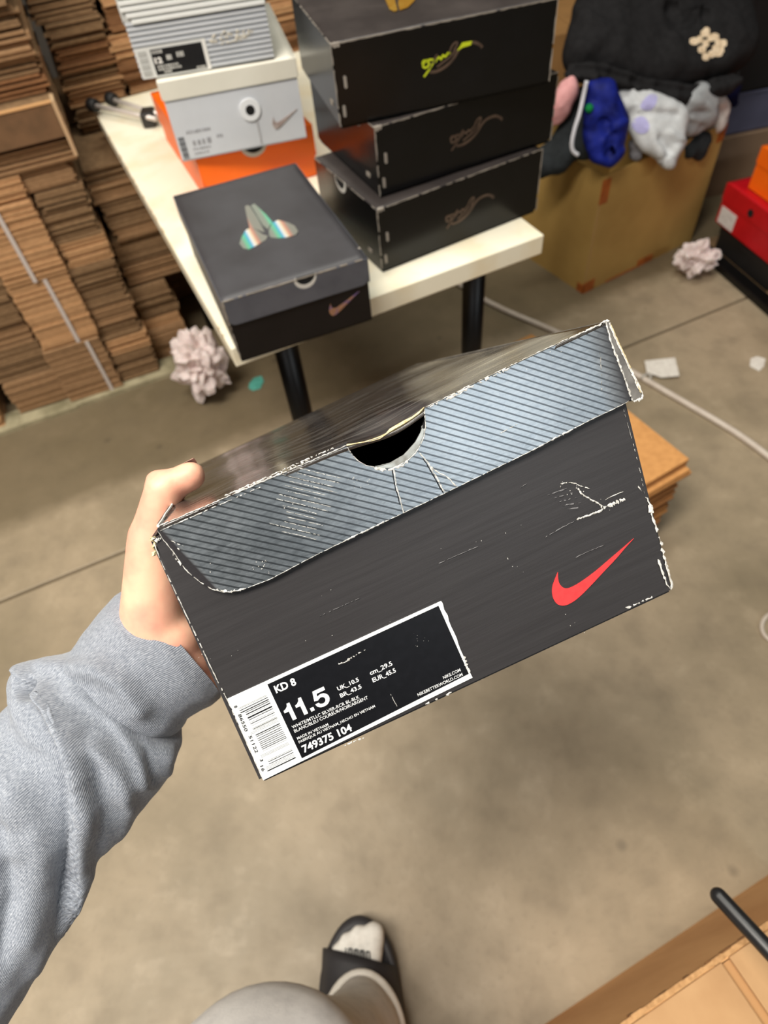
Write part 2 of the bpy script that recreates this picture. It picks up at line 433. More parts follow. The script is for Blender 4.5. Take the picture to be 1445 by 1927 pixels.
# lid side and back flaps
LH = .041
rs = [fp(p[0], p[1], .003).to_2d() for p in ((1139, 606), (1145, 603), (1156, 632), (1183, 688), (1210, 742), (1206, 750), (1190, 755), (1172, 702), (1152, 650))]
def right_fn(x, y, w):
    t = (.003 - w) / (D + .003)
    return Vector((x, y, w)) + (Vector((bTR.x + .001, bTR.y, 0)) - Vector((LTR.x, LTR.y, 0))) * t
rf = obj('side_flap', prism(rs, .0028, -D, right_fn), M_FLAPEND, lid)
lc = [Vector((LTL.x - .0012, LTL.y)), Vector((LTL.x + .0006, LTL.y - .001)), Vector((LTL.x + .0006, LTL.y - LH)), Vector((LTL.x - .0012, LTL.y - LH))]
def left_fn(x, y, w):
    t = (.003 - w) / (D + .003)
    return Vector((x, y, w)) + (Vector((bTL.x, bTL.y, 0)) - Vector((LTL.x, LTL.y, 0))) * t
obj('side_flap', prism([(p.x - .001, p.y) for p in lc], -.012, -D, left_fn), M_SIDE, lid)
shell('back_flap', (Vector((bTL.x, bTL.y - LH, -D)), Vector((bTR.x, bTR.y - LH, -D)), Vector((bTR.x, bTR.y, -D)), Vector((bTL.x, bTL.y, -D))), -.0016, M_SIDE, lid)

# worn paper: ragged little ribbons along creases and edges
def ribbon(bm, pts, wpx, w, jit=.4, step=3.0, gaps=0.0, bulge=.00025, seed=0, side=0.0):
    """pts are photo pixels on plane w; wpx = width in pixels at that plane"""
    rnd = random.Random(seed); dense = []
    for (a, b) in zip(pts, pts[1:]):
        L = math.hypot(b[0] - a[0], b[1] - a[1]); n = max(1, int(L / step))
        dense += [(a[0] + (b[0] - a[0]) * k / n, a[1] + (b[1] - a[1]) * k / n) for k in range(n)]
    dense.append(pts[-1]); prev = None; N = len(dense)
    for i, p in enumerate(dense):
        a, b = dense[max(i - 1, 0)], dense[min(i + 1, N - 1)]; L = math.hypot(b[0] - a[0], b[1] - a[1]) or 1
        nx, ny = -(b[1] - a[1]) / L, (b[0] - a[0]) / L
        ww = wpx * (1 + jit * rnd.uniform(-1, 1)) * (.25 if i in (0, N - 1) else 1) * .5; off = wpx * jit * rnd.uniform(-.5, .5) + side
        l = fp(p[0] + nx * (off + ww), p[1] + ny * (off + ww), w); r = fp(p[0] + nx * (off - ww), p[1] + ny * (off - ww), w)
        c = fp(p[0] + nx * off, p[1] + ny * off, w + bulge * rnd.uniform(.6, 1.2))
        cur = [bm.verts.new(q) for q in (l, c, r)]
        if prev and rnd.random() >= gaps:
            bm.faces.new((prev[0], prev[1], cur[1], cur[0])); bm.faces.new((prev[1], prev[2], cur[2], cur[1]))
        prev = cur
def specks(bm, cells, n, w, size, seed):
    rnd = random.Random(seed)
    for _ in range(n):
        x0, y0, x1, y1 = rnd.choice(cells); t = rnd.random(); q = rnd.uniform(-12, 12)
        x, y = x0 + (x1 - x0) * t, y0 + (y1 - y0) * t + q; r = size * rnd.uniform(.5, 1.3)
        vs = [bm.verts.new(fp(x + r * math.cos(a) * rnd.uniform(.6, 1.3), y + r * math.sin(a) * rnd.uniform(.6, 1.3), w)) for a in (0, 1.3, 2.5, 3.8, 5.1)]
        bm.faces.new(vs)
b = bmesh.new(); SW = .0031
ribbon(b, [(1145, 603), (1156, 632), (1183, 688), (1210, 742)], 3.2, SW, .4, 4, .02, seed=140); ribbon(b, [(1150, 618), (1162, 645), (1188, 700), (1203, 735)], 2.6, SW, .5, 4, .1, seed=141)
ribbon(b, [(1210, 742), (1206, 751), (1191, 755)], 4.5, SW, .5, 2, seed=142); ribbon(b, [(1140, 606), (1152, 650), (1172, 702), (1190, 754)], 3.0, SW, .6, 4, .05, seed=143)
ribbon(b, [(1133, 607), (1140, 604), (1147, 604)], 4.5, SW, .5, 2, seed=144)
obj('edge_wear', b, M_TORN, rf)['kind'] = 'stuff'
b = bmesh.new(); ribbon(b, [(1148, 608), (1160, 636), (1186, 692), (1206, 740)], 2.6, .0030, .4, 4, 0, seed=145); obj('torn_edge', b, M_CREAM, rf)
top_line = [(298, 990), (400, 947), (520, 895), (600, 861), (652, 838)]; top_line2 = [(800, 767), (900, 717), (1000, 669), (1080, 632), (1140, 604)]
W1 = .0034
b = bmesh.new()
ribbon(b, top_line, 2.0, W1, .6, 4, .05, seed=1); ribbon(b, [(300, 996), (420, 944), (500, 909)], 1.5, W1, .7, 4, .35, seed=2, side=3)
ribbon(b, [(420, 934), (500, 899), (560, 872), (630, 842)], 2.0, W1, .8, 3, .3, seed=3); ribbon(b, [(440, 927), (520, 893), (580, 866)], 2.8, W1, .8, 3, .35, seed=31)
ribbon(b, top_line2, 1.2, W1, .8, 4, .12, seed=4); ribbon(b, [(838, 750), (880, 731), (920, 711), (960, 692)], 3.6, W1, .7, 4, .2, seed=5)
ribbon(b, [(1070, 638), (1105, 622), (1140, 606)], 2.6, W1, .7, 4, .2, seed=6); ribbon(b, [(805, 768), (840, 752), (870, 739)], 3, W1, .7, 4, .4, seed=62)
ribbon(b, curve[1:] + lower[:1], 1.5, .0031, .5, 4, .05, seed=7); ribbon(b, [(405, 1110), (418, 1113), (436, 1113), (462, 1108)], 3.2, .0031, .8, 3, .2, seed=8)
ribbon(b, lower, 1.0, .0031, .6, 4, .06, seed=9); ribbon(b, [(640, 1022), (700, 993), (730, 979)], 2.2, .0031, .7, 4, .2, seed=91); ribbon(b, [(1000, 848), (1080, 806), (1130, 781)], 2, .0031, .8, 4, .4, seed=92)
ribbon(b, right_e + [(1140, 604)], 2.2, .0033, .7, 4, .1, seed=10); ribbon(b, [(1187, 752), (1172, 702)], 1.4, .0033, .7, 4, .2, seed=11)
ribbon(b, hole[:9], 1.6, .0032, .5, 3, .1, seed=12); ribbon(b, [(768, 867), (755, 877), (737, 883), (720, 884), (704, 881)], 3.4, .0032, .8, 3, .1, seed=13); ribbon(b, hole[9:], 1.5, .0032, .5, 3, .1, seed=14)
ribbon(b, [(325, 1042), (333, 1053), (345, 1068)], 3.5, .0031, .8, 3, .3, seed=15)
obj('edge_wear', b, M_TORN, lf)
b = bmesh.new()
ribbon(b, [(741, 883), (744, 905), (747, 920), (752, 935), (755, 950), (760, 966)], 2.0, .0032, .6, 3, seed=20)
ribbon(b, [(788, 851), (798, 862), (806, 872), (813, 885), (822, 900), (831, 917), (838, 928)], 2.1, .0032, .7, 3, seed=21)
ribbon(b, [(810, 878), (823, 888), (836, 895), (846, 901), (853, 910), (862, 917)], 1.7, .0032, .7, 3, seed=22)
ribbon(b, [(1129, 663), (1131, 688), (1133, 712), (1132, 735)], 1.1, .0032, .9, 4, .3, seed=23); ribbon(b, [(938, 818), (955, 808), (974, 798)], 1.0, .0032, .9, 4, .2, seed=24)
rnd = random.Random(5)
for k in range(14):
    y0 = 655 + k * 23.5; xs = 690 - k * 6 + rnd.uniform(-40, 40); xe = 905 - k * 9 + rnd.uniform(-30, 30)
    p0 = (260 + xs / 2.408, 600 + (y0 + (xs - 640) * .24) / 2.408); p1 = (260 + xe / 2.408, 600 + (y0 + (xe - 640) * .24) / 2.408)
    ribbon(b, [p0, ((p0[0] + p1[0]) / 2, (p0[1] + p1[1]) / 2 + rnd.uniform(-1, 1)), p1], 1.0, .0032, .6, 2.5, .1, seed=40 + k)
ribbon(b, [(319, 1016), (333, 1023), (345, 1028)], 1.2, .0032, .8, 3, .3, seed=25); ribbon(b, [(333, 1032), (338, 1035)], 2.5, .0032, .8, 2, seed=26)
specks(b, [(345, 1040, 450, 1105), (470, 1060, 510, 1070), (530, 950, 700, 900), (830, 750, 1100, 640)], 40, .0032, .9, 3)
obj('crease', b, M_TORN, lf)
b = bmesh.new()                                                      # thin dark side of each torn crease
ribbon(b, [(738, 884), (741, 905), (744, 919), (749, 934), (752, 950)], 1.5, .00315, .3, 3, seed=20)
ribbon(b, [(795, 862), (803, 873), (810, 886), (819, 901), (828, 918), (835, 929)], 1.7, .00315, .3, 3, seed=21)
obj('tear', b, M_INK, lf)
# torn board edge inside the finger hole
b = bmesh.new()
lip = [(652, 838, 3), (668, 836, 5), (685, 833, 6), (700, 830, 7), (715, 825, 7), (726, 819, 6), (733, 812, 9), (745, 806, 10), (760, 797, 9), (775, 788, 8), (788, 778, 7), (798, 768, 5)]
prev = None; rnd = random.Random(8)
for x, y, h in lip:
    cur = [b.verts.new(fp(x, y - h * .55 + rnd.uniform(-1, 1), .0025)), b.verts.new(fp(x, y + rnd.uniform(-1, 1), .0032)), b.verts.new(fp(x + 1, y + h * .5 + rnd.uniform(-1.5, 1.5), .0012))]
    if prev:
        b.faces.new((prev[0], prev[1], cur[1], cur[0])); b.faces.new((prev[1], prev[2], cur[2], cur[1]))
    prev = cur
obj('torn_edge', b, M_CREAM, top)
# white edge of the body notch
b = bmesh.new(); ribbon(b, notch[:6], 2.6, .0003, .3, 3, seed=71); obj('cut_edge', b, M_BODYIN, held_body)
inn = [(794, 806), (801, 808), (797, 824), (790, 840), (780, 855), (766, 867), (749, 876), (735, 880), (720, 881), (706, 880), (735, 872), (761, 855), (781, 833), (791, 814)]
obj('inner_rim', prism([fp(p[0], p[1], .0004).to_2d() for p in inn], .0002, .0008), mat('grey_rim', (172, 178, 178), .5, vary=(90, (120, 118, 112), .45, .7)), held_body)
# wear on the body
b = bmesh.new()
ribbon(b, [(290, 1022), (300, 1050), (345, 1145), (400, 1262), (428, 1318), (495, 1466)], 1.7, .0004, .5, 5, .12, seed=80)
ribbon(b, [(288, 1010), (292, 1018), (303, 1013)], 4, .0008, .8, 2, .1, seed=81); ribbon(b, [(294, 1016), (306, 1011)], 1.2, .0008, .5, 3, seed=82)
ribbon(b, [(1215, 935), (1223, 947), (1226, 962), (1232, 985), (1240, 1010), (1247, 1035), (1252, 1055)], 3.4, .0006, .9, 4, .15, seed=83)
ribbon(b, [(1222, 950), (1227, 966)], 7, .0008, .6, 3, seed=84); ribbon(b, [(1238, 1052), (1246, 1075), (1255, 1100), (1262, 1108)], 3, .0008, .7, 4, .1, seed=85)
ribbon(b, [(1251, 1054), (1258, 1078), (1265, 1100), (1262, 1110)], 3.5, .0008, .5, 4, .05, seed=86)
ribbon(b, [(1173, 770), (1190, 830), (1205, 890), (1213, 930)], 1.0, .0005, .6, 5, .5, seed=87); ribbon(b, [(1200, 914), (1207, 925)], 2, .0005, .7, 3, seed=88)
ribbon(b, [(1180, 1144), (1215, 1129), (1240, 1118)], 2.2, .0005, .9, 4, .45, seed=89); ribbon(b, [(1177, 1144), (1188, 1141)], 3.5, .0005, .6, 3, seed=90)
ribbon(b, [(645, 1404), (685, 1388)], 2.2, .0005, .9, 3, .35, seed=91); ribbon(b, [(800, 1325), (850, 1303)], 2.4, .0005, .9, 4, .5, seed=92)
obj('edge_wear', b, M_TORN, held_body)
C = lambda x, y: (860 + x / 3.284, 860 + y / 3.284)
b = bmesh.new()
ribbon(b, [C(638, 190), C(641, 167), C(668, 160), C(700, 156), C(735, 165), C(760, 178), C(790, 187), C(820, 196)], 1.5, .0005, .7, 2.5, .1, seed=100)
ribbon(b, [C(745, 190), C(765, 225), C(800, 248), C(835, 268), C(870, 283), C(893, 300), C(890, 318)], 2.4, .0005, .6, 2.5, seed=101)
ribbon(b, [C(738, 386), C(790, 370), C(850, 345), C(905, 322)], 3.0, .0005, .7, 2.5, .03, seed=102); ribbon(b, [C(905, 318), C(950, 298), C(1000, 275), C(1045, 258)], 5.0, .0005, .8, 2.0, .2, seed=103)
ribbon(b, [C(915, 265), C(960, 242), C(1027, 213)], 1.5, .0005, .5, 4, seed=104)
specks(b, [(340, 1250, 900, 1150), (560, 1130, 1000, 980), (900, 1000, 1100, 1200)], 26, .0004, .7, 9)
specks(b, [(1055, 915, 1180, 960)], 12, .0005, .8, 10)
obj('gouge', b, M_TORN, held_body)
M_FAINT = mat('scuffed_print', (118, 117, 119), .5)
b = bmesh.new()
ribbon(b, [C(545, 497), C(640, 440), C(735, 392)], 1.2, .0004, .8, 4, .2, seed=105); ribbon(b, [C(730, 622), C(810, 585), C(910, 543)], 1.3, .0004, .6, 4, .1, seed=106)
ribbon(b, [(822, 1062), (860, 1045), (900, 1028)], 1.0, .0004, .8, 4, .2, seed=107); ribbon(b, [C(350, 210), C(430, 165)], 1.0, .0004, .8, 4, .3, seed=108)
ribbon(b, [(600, 1160), (680, 1124)], .8, .0004, .8, 4, .4, seed=109)
for k in range(5):
    ribbon(b, [C(560 + k * 30, 235 + k * 22), C(690 + k * 25, 190 + k * 30)], 1.6, .0004, .8, 4, .35, seed=110 + k)
obj('scratch', b, M_FAINT, held_body)
# crushed cream corner at the left
b = bmesh.new(); ribbon(b, [(287, 1006), (289, 1020), (291, 1040), (289, 1048)], 7, -.001, .9, 3, .1, seed=120, bulge=.0012); obj('crushed_corner', b, M_CREAM, held_body)
# red check mark
sw = catmull([C(1092, 503), C(1040, 560), C(980, 630), C(900, 715), C(830, 790), C(760, 860), C(710, 898), C(665, 917), C(625, 912), C(600, 885), C(588, 845), C(590, 800), C(605, 755), C(623, 712)], 4) \
   + catmull([C(623, 742), C(629, 775), C(646, 800), C(672, 812), C(705, 805), C(760, 775), C(850, 710), C(950, 625), C(1030, 557), C(1092, 503)], 4)[:-1]
obj('check_logo', prism([fp(p.x, p.y, .0003).to_2d() for p in [Vector(q) for q in sw]], .0001, .0004), M_RED, held)

# size sticker
st = [(428, 1315), (830, 1131)] + [(832 + k * 4.4 + random.Random(k).uniform(-1.2, 1.6), 1136 + k * 10.9) for k in range(13)] + [(889, 1275), (495, 1468)]
sticker = obj('size_sticker', prism([fp(p[0], p[1], .0003).to_2d() for p in st], .0001, .0005), M_WHITE, held)
obj('black_panel', prism([fp(p[0], p[1], .0006).to_2d() for p in ((503, 1288), (825, 1140), (882, 1268), (568, 1427))], .0004, .0006), M_INK, sticker)
K = lambda x, y: (400 + x / 2.779, 1100 + y / 2.779)
WT = .00075
def line_text(s, l, r, cap_px, off=.02, m=None):
    a, c = fp(*K(*l), WT), fp(*K(*r), WT); x = (c - a); y = Vector((-x.y, x.x, 0))
    text_obj('lettering', s, m or M_TXT, sticker, a, x, y, x.length, cap_px / 2.779 * .000272, off)
line_text('KD 8', (333, 568), (440, 522), 42, .03)
def one_shape(x): return [(x + .34, 0), (x + .34, .56), (x + .08, .56), (x + .08, .70), (x + .22, .74), (x + .36, .86), (x + .40, 1.0), (x + .58, 1.0), (x + .58, 0)]
def five_shape(x):
    o_ = [(x + .20, 1.0), (x + .92, 1.0), (x + .92, .80), (x + .38, .80), (x + .34, .62)] + [(x + p.x, p.y) for p in catmull([Vector(q) for q in ((.34, .62), (.52, .68), (.74, .66), (.92, .52), (.97, .32), (.88, .12), (.70, .0), (.50, -.03), (.28, .0), (.12, .12), (.06, .27))], 3)][1:]
    return o_ + [(x + .28, .29)] + [(x + p.x, p.y) for p in catmull([Vector(q) for q in ((.28, .29), (.34, .19), (.48, .14), (.62, .17), (.71, .28), (.70, .40), (.62, .49), (.48, .51), (.36, .46), (.30, .42))], 3)][1:] + [(x + .08, .46)]
a_, c_ = fp(*K(392, 724), WT), fp(*K(628, 613), WT); X_ = (c_ - a_) / 2.86; Y_ = Vector((-X_.y, X_.x, 0)).normalized() * (fp(*K(563, 542), WT) - fp(*K(596, 628), WT)).length
for shp in (one_shape(0), one_shape(.72), [(1.50, 0), (1.72, 0), (1.72, .2), (1.50, .2)], five_shape(1.82)):
    P5 = [a_ + X_ * q[0] + Y_ * q[1] for q in shp]
    obj('lettering', prism([(q.x, q.y) for q in P5], .0006, WT), M_TXT, sticker)
line_text('UK_10.5', (657, 556), (767, 505), 24, .018); line_text('BR_43.5', (671, 592), (781, 541), 24, .018)
line_text('cm_29.5', (826, 474), (942, 421), 26, .018); line_text('EUR_45.5', (840, 512), (960, 457), 26, .018)
line_text('WHITE/MTLLC SILVER-RCR BL-BLK', (419, 755), (769, 594), 19, .006); line_text('BLANC/BLEU COUREUR/NOIR/ARGENT', (430, 775), (814, 597), 19, .006)
line_text('MADE IN VIETNAM', (445, 812), (607, 737), 16, .006); line_text('FABRIQUE AU VIETNAM_HECHO EN VIETNAM', (453, 831), (851, 641), 16, .006)
line_text('749375 104', (478, 880), (732, 762), 44, .028)
line_text('NIKE.COM', (1208, 495), (1298, 453), 19, .006); line_text('NIKEBETTERWORLD.COM', (1075, 585), (1309, 476), 19, .006)
# barcode: bars run along u, stacked downwards
Bc = lambda x, y: (420 + x / 9.03, 1290 + y / 9.03)
bars = [(158, 1, 1), (172, 1, 1), (200, 3, 1), (235, 4.4, 1), (262, 2.6, 0), (295, 4.6, 0), (322, 1, 0), (355, 7, 0), (390, 2.8, 0), (430, 1, 0), (455, 2.8, 0), (488, 1, 0), (528, 1, 0), (545, 2.6, 0), (562, 1, 0), (582, 1, 1), (602, 1, 1),
        (645, 4.4, 0), (672, 2.4, 0), (708, 2.8, 0), (738, 2.8, 0), (772, 2.4, 0), (798, 2.6, 0), (828, 2.6, 0), (858, 2.8, 0), (885, 2.8, 0), (915, 1, 0), (962, 1, 1), (980, 1, 1), (996, 1, 1), (1080, 1, 0), (1100, 2.8, 0), (1135, 2.8, 0), (1160, 1, 1), (1178, 1, 1), (1196, 1, 1), (1222, 5.4, 1)]
b = bmesh.new()
for y, th, longer in bars:
    t = (y - 158) / 1064; r = fp(*Bc(735 + 495 * t, y), WT); l = fp(*Bc((255 if longer else 322) + 495 * t, y + (232 if longer else 200)), WT)
    h = th * .00005
    dr = (r - l).normalized(); up = Vector((-dr.y, dr.x, 0)) * h
    b.faces.new([b.verts.new(q) for q in (l - up, r - up, r + up, l + up)])
obj('barcode', b, M_INK, sticker)
for s, a, c in (('8', (178, 352), (192, 388)), ('86550', (250, 497), (368, 788)), ('51122', (426, 862), (545, 1152)), ('3', (617, 1260), (632, 1298)), ('16', (625, 1372), (660, 1466))):
    p, q = fp(*Bc(*a), WT), fp(*Bc(*c), WT); x = q - p; y = Vector((-x.y, x.x, 0))
    text_obj('lettering', s, M_INK, sticker, p, x, y, x.length, .0026 * .62, .01)
b = bmesh.new()
ribbon(b, [K(650, 415), K(690, 410), K(705, 395), K(735, 378), K(770, 357), K(800, 343)], 2.0, .0008, .9, 2.5, .35, seed=130); ribbon(b, [K(700, 402), K(718, 392)], 4, .0008, .9, 2, seed=131)
ribbon(b, [K(930, 572), K(950, 610), K(970, 645)], .8, .0008, .8, 3, .35, seed=132); specks(b, [(*K(1050, 290), *K(1130, 300))], 10, .0008, .5, 12)
ribbon(b, [K(1312, 375), K(1325, 420), K(1345, 460)], 5, .0008, .7, 2.5, .1, seed=133)
obj('edge_wear', b, M_TORN, sticker)

# ------------------------------------------------------------------ person: left arm holding the box, one leg
person = empty('person', (-.13, -.02, 0), label='person in grey sweatshirt and trousers, one arm holding the box, one foot in black slide', cat='person')
def skin_mat():
    m = bpy.data.materials.new('skin'); m.use_nodes = True; t = NT(m)
    co = t.coord('Position'); n = t.noise(co, 40, 3); n2 = t.noise(co, 500, 3)
    c = t.mix(t.ramp(n, .35, .7), lin((238, 186, 156)), lin((226, 150, 130)))
    t.link(c, t.b.inputs['Base Color']); t.b.inputs['Roughness'].default_value = .5
    t.b.inputs['Subsurface Weight'].default_value = .18; t.b.inputs['Subsurface Radius'].default_value = (.012, .005, .003); t.b.inputs['Subsurface Scale'].default_value = .6
    t.bump(n2, .12, .0006)
    return m
M_SKIN = skin_mat()
def HW(u, v, w): return M_HERO @ Vector((u, v, w)) - person.location
hand_shapes = []
def cap(p, q, r0, r1): hand_shapes.append((HW(*p), HW(*q), r0, r1))
# thumb: wrist side -> knuckle -> joint -> tip lying on the lid
T_MCP, T_IP, T_TIP = fp(291, 1012, -.086), fp(310, 918, -.079), fp(358, 896, -.080)
cap((-.040, .078, -.095), T_MCP, .021, .0158); cap(T_MCP, T_IP, .0148, .0112); cap(T_IP, T_IP.lerp(T_TIP, .45), .0108, .0088); cap(T_IP.lerp(T_TIP, .4), T_TIP, .0086, .0092)
hand_shapes.append((HW(*fp(296, 906, -.082)), HW(*fp(300, 912, -.080)), .0075, .008))
# palm flat against the left side
cap((-.041, .070, -.095), (-.017, .097, -.150), .018, .0115); cap((-.038, .052, -.098), (-.016, .075, -.158), .017, .011)
cap((-.035, .036, -.098), (-.016, .052, -.156), .016, .011); cap((-.031, .026, -.100), (-.016, .030, -.146), .0125, .0105)
# fingers along the side, the lower ones curling under the bottom
for pts, r in ((((-.017, .097, -.150), (-.0135, .092, -.194), (-.0125, .086, -.217), (-.012, .080, -.237)), .0088), (((-.016, .075, -.158), (-.0135, .064, -.203), (-.0125, .055, -.228), (-.012, .046, -.247)), .009),
               (((-.016, .052, -.156), (-.0145, .030, -.194), (-.0135, .013, -.208), (-.0125, -.002, -.218)), .0085), (((-.016, .030, -.146), (-.0145, .006, -.170), (-.006, -.0100, -.180), (.008, -.0110, -.186)), .0076)):
    for i in range(3): cap(pts[i], pts[i + 1], r * (1.06 - .09 * i), r * (.99 - .09 * i))
# wrist and forearm inside the sleeve
def CD(px, py, dep): return at_depth(px, py, dep) - person.location
wr = HW(-.037, .064, -.096)
hand_shapes.append((wr, CD(285, 1225, .425), .022, .024)); hand_shapes.append((HW(-.040, .045, -.098), CD(310, 1255, .420), .022, .026)); hand_shapes.append((HW(-.034, .028, -.099), CD(335, 1275, .418), .015, .022))
for q0, q1, ra, rb in (((300, 1240, .42), (185, 1375, .405), .027, .027), ((185, 1375, .405), (62, 1520, .388), .027, .029), ((62, 1520, .388), (-34, 1720, .366), .029, .033), ((-34, 1720, .366), (-165, 1995, .345), .033, .036)):
    hand_shapes.append((CD(*q0), CD(*q1), ra, rb))
arm = blob('arm', hand_shapes, .0028, 7, M_SKIN, person)
def nail(tip, ax, nrm, L, Wd, parent):
    ax = (M_HERO.to_3x3() @ Vector(ax)).normalized(); nrm = (M_HERO.to_3x3() @ Vector(nrm)).normalized(); sd = ax.cross(nrm); c = HW(*tip); bm = bmesh.new(); g = []
    for i in range(6):
        row = []
        for j in range(6):
            x, y = i / 5 - .5, j / 5 - .5
            row.append(bm.verts.new(c + ax * x * L + sd * y * Wd * (1 - .5 * abs(x) ** 2) + nrm * (-.35 * Wd * (2 * y) ** 2 * .5)))
        g.append(row)
    for i in range(5):
        for j in range(5): bm.faces.new((g[i][j], g[i + 1][j], g[i + 1][j + 1], g[i][j + 1]))
    obj('fingernail', bm, mat('nail', (228, 176, 158), .3, vary=(200, (236, 190, 172), .4, .7)), parent, True)
nail(tuple(T_TIP + Vector((.001, .0078, -.0036))), (1, .12, 0), (0, .9, -.45), .010, .0095, person)
# sleeve: rings that follow the arm, with ridges and creases
def knit(name, rib):
    m = bpy.data.materials.new(name); m.use_nodes = True; t = NT(m)
    uv = t.n.new('ShaderNodeTexCoord').outputs['UV']
    mp = t.n.new('ShaderNodeMapping'); mp.inputs['Scale'].default_value = (62, 40, 1); t.link(uv, mp.inputs[0])
    mp2 = t.n.new('ShaderNodeMapping'); mp2.inputs['Scale'].default_value = (240, 60, 1); t.link(uv, mp2.inputs[0])
    n1 = t.noise(mp.outputs[0], 6.0, 6, .75); n2 = t.noise(mp2.outputs[0], 3.0, 4, .7); n0 = t.noise(mp.outputs[0], .7, 3)
    c = t.mix(t.ramp(n1, .36, .66), lin((98, 105, 117)), lin((166, 171, 180)))
    c = t.mix(t.math('MULTIPLY', t.ramp(n2, .5, .75), .5), c, lin((206, 209, 214)))
    c = t.mix(t.math('MULTIPLY', t.ramp(n0, .45, .7), .3), c, lin((118, 124, 134)))
    sx = t.add('ShaderNodeSeparateXYZ'); t.link(uv, sx.inputs[0])
    wv = t.math('SINE', t.math('MULTIPLY', sx.outputs['X'], 2 * math.pi * (240 if rib else 300)))
    wv2 = t.math('SINE', t.math('MULTIPLY', sx.outputs['Y'], 2 * math.pi * 330))
    h = t.math('ADD', t.math('MULTIPLY', wv, 1.0 if rib else .4), t.math('MULTIPLY', n2, 1.2))
    if rib: c = t.mix(t.math('MULTIPLY', t.ramp(wv, -.2, -.9), .42), c, lin((84, 86, 92)))
    else: c = t.mix(t.math('MULTIPLY', t.ramp(wv, -.3, -.9), .22), c, lin((100, 104, 112)))
    t.link(c, t.b.inputs['Base Color']); t.b.inputs['Roughness'].default_value = .95; t.b.inputs['Specular IOR Level'].default_value = .1
    t.b.inputs['Sheen Weight'].default_value = .25
    t.bump(h, .4, .0005)
    return m
M_KNIT = knit('heather_fleece', False); M_RIB = knit('ribbed_cuff', True)
def seg_dist(p, a, b):
    ax, ay = a; bx, by = b; dx, dy = bx - ax, by - ay; L2 = dx * dx + dy * dy or 1
    t = max(0, min(1, ((p[0] - ax) * dx + (p[1] - ay) * dy) / L2))
    qx, qy = ax + dx * t, ay + dy * t; d = math.hypot(p[0] - qx, p[1] - qy)
    s = dx * (p[1] - ay) - dy * (p[0] - ax)
    return d, (1 if s > 0 else -1), t
def pl_dist(p, pl):
    best = (1e9, 1, 0)
    for i, (a, b) in enumerate(zip(pl, pl[1:])):
        d, s, t = seg_dist(p, a, b)
        if d < best[0]: best = (d, s, (i + t) / (len(pl) - 1))
    return best
# (polyline, kind, height, reach): 'ridge' = rounded fold, 'lip' = cloth lapping over on one side
FOLDS = [([(56, 1292), (95, 1330), (118, 1385), (134, 1460), (140, 1550), (132, 1640), (112, 1730), (96, 1800)], 'lip', .0095, 46),
         ([(46, 1302), (56, 1297), (66, 1295)], 'ridge', -.030, 10), ([(36, 1284), (46, 1266), (80, 1256), (130, 1256)], 'ridge', .004, 16),
         ([(110, 1262), (185, 1262), (230, 1285), (262, 1330)], 'ridge', .006, 22),
         ([(205, 1255), (255, 1290), (292, 1340), (312, 1400), (318, 1450)], 'ridge', .005, 16), ([(236, 1262), (284, 1304), (318, 1368)], 'ridge', -.004, 8),
         ([(150, 1300), (215, 1340), (255, 1400), (272, 1470)], 'ridge', .0048, 20), ([(185, 1305), (240, 1352), (276, 1420), (286, 1470)], 'ridge', -.004, 9), ([(262, 1270), (305, 1318), (333, 1380)], 'ridge', .004, 13),
         ([(175, 1400), (222, 1450), (240, 1520), (225, 1570)], 'ridge', .005, 18), ([(40, 1480), (70, 1560), (75, 1660), (50, 1770)], 'ridge', .0045, 30), ([(165, 1380), (180, 1450), (188, 1530), (170, 1610)], 'ridge', -.004, 14),
         ([(170, 1520), (190, 1580), (160, 1650), (120, 1740), (80, 1830)], 'ridge', .004, 22), ([(230, 1200), (300, 1235), (355, 1300)], 'ridge', .0025, 20), ([(-20, 1430), (20, 1500), (20, 1600)], 'ridge', .0045, 26), ([(5, 1560), (20, 1680), (0, 1800)], 'ridge', -.004, 16)]
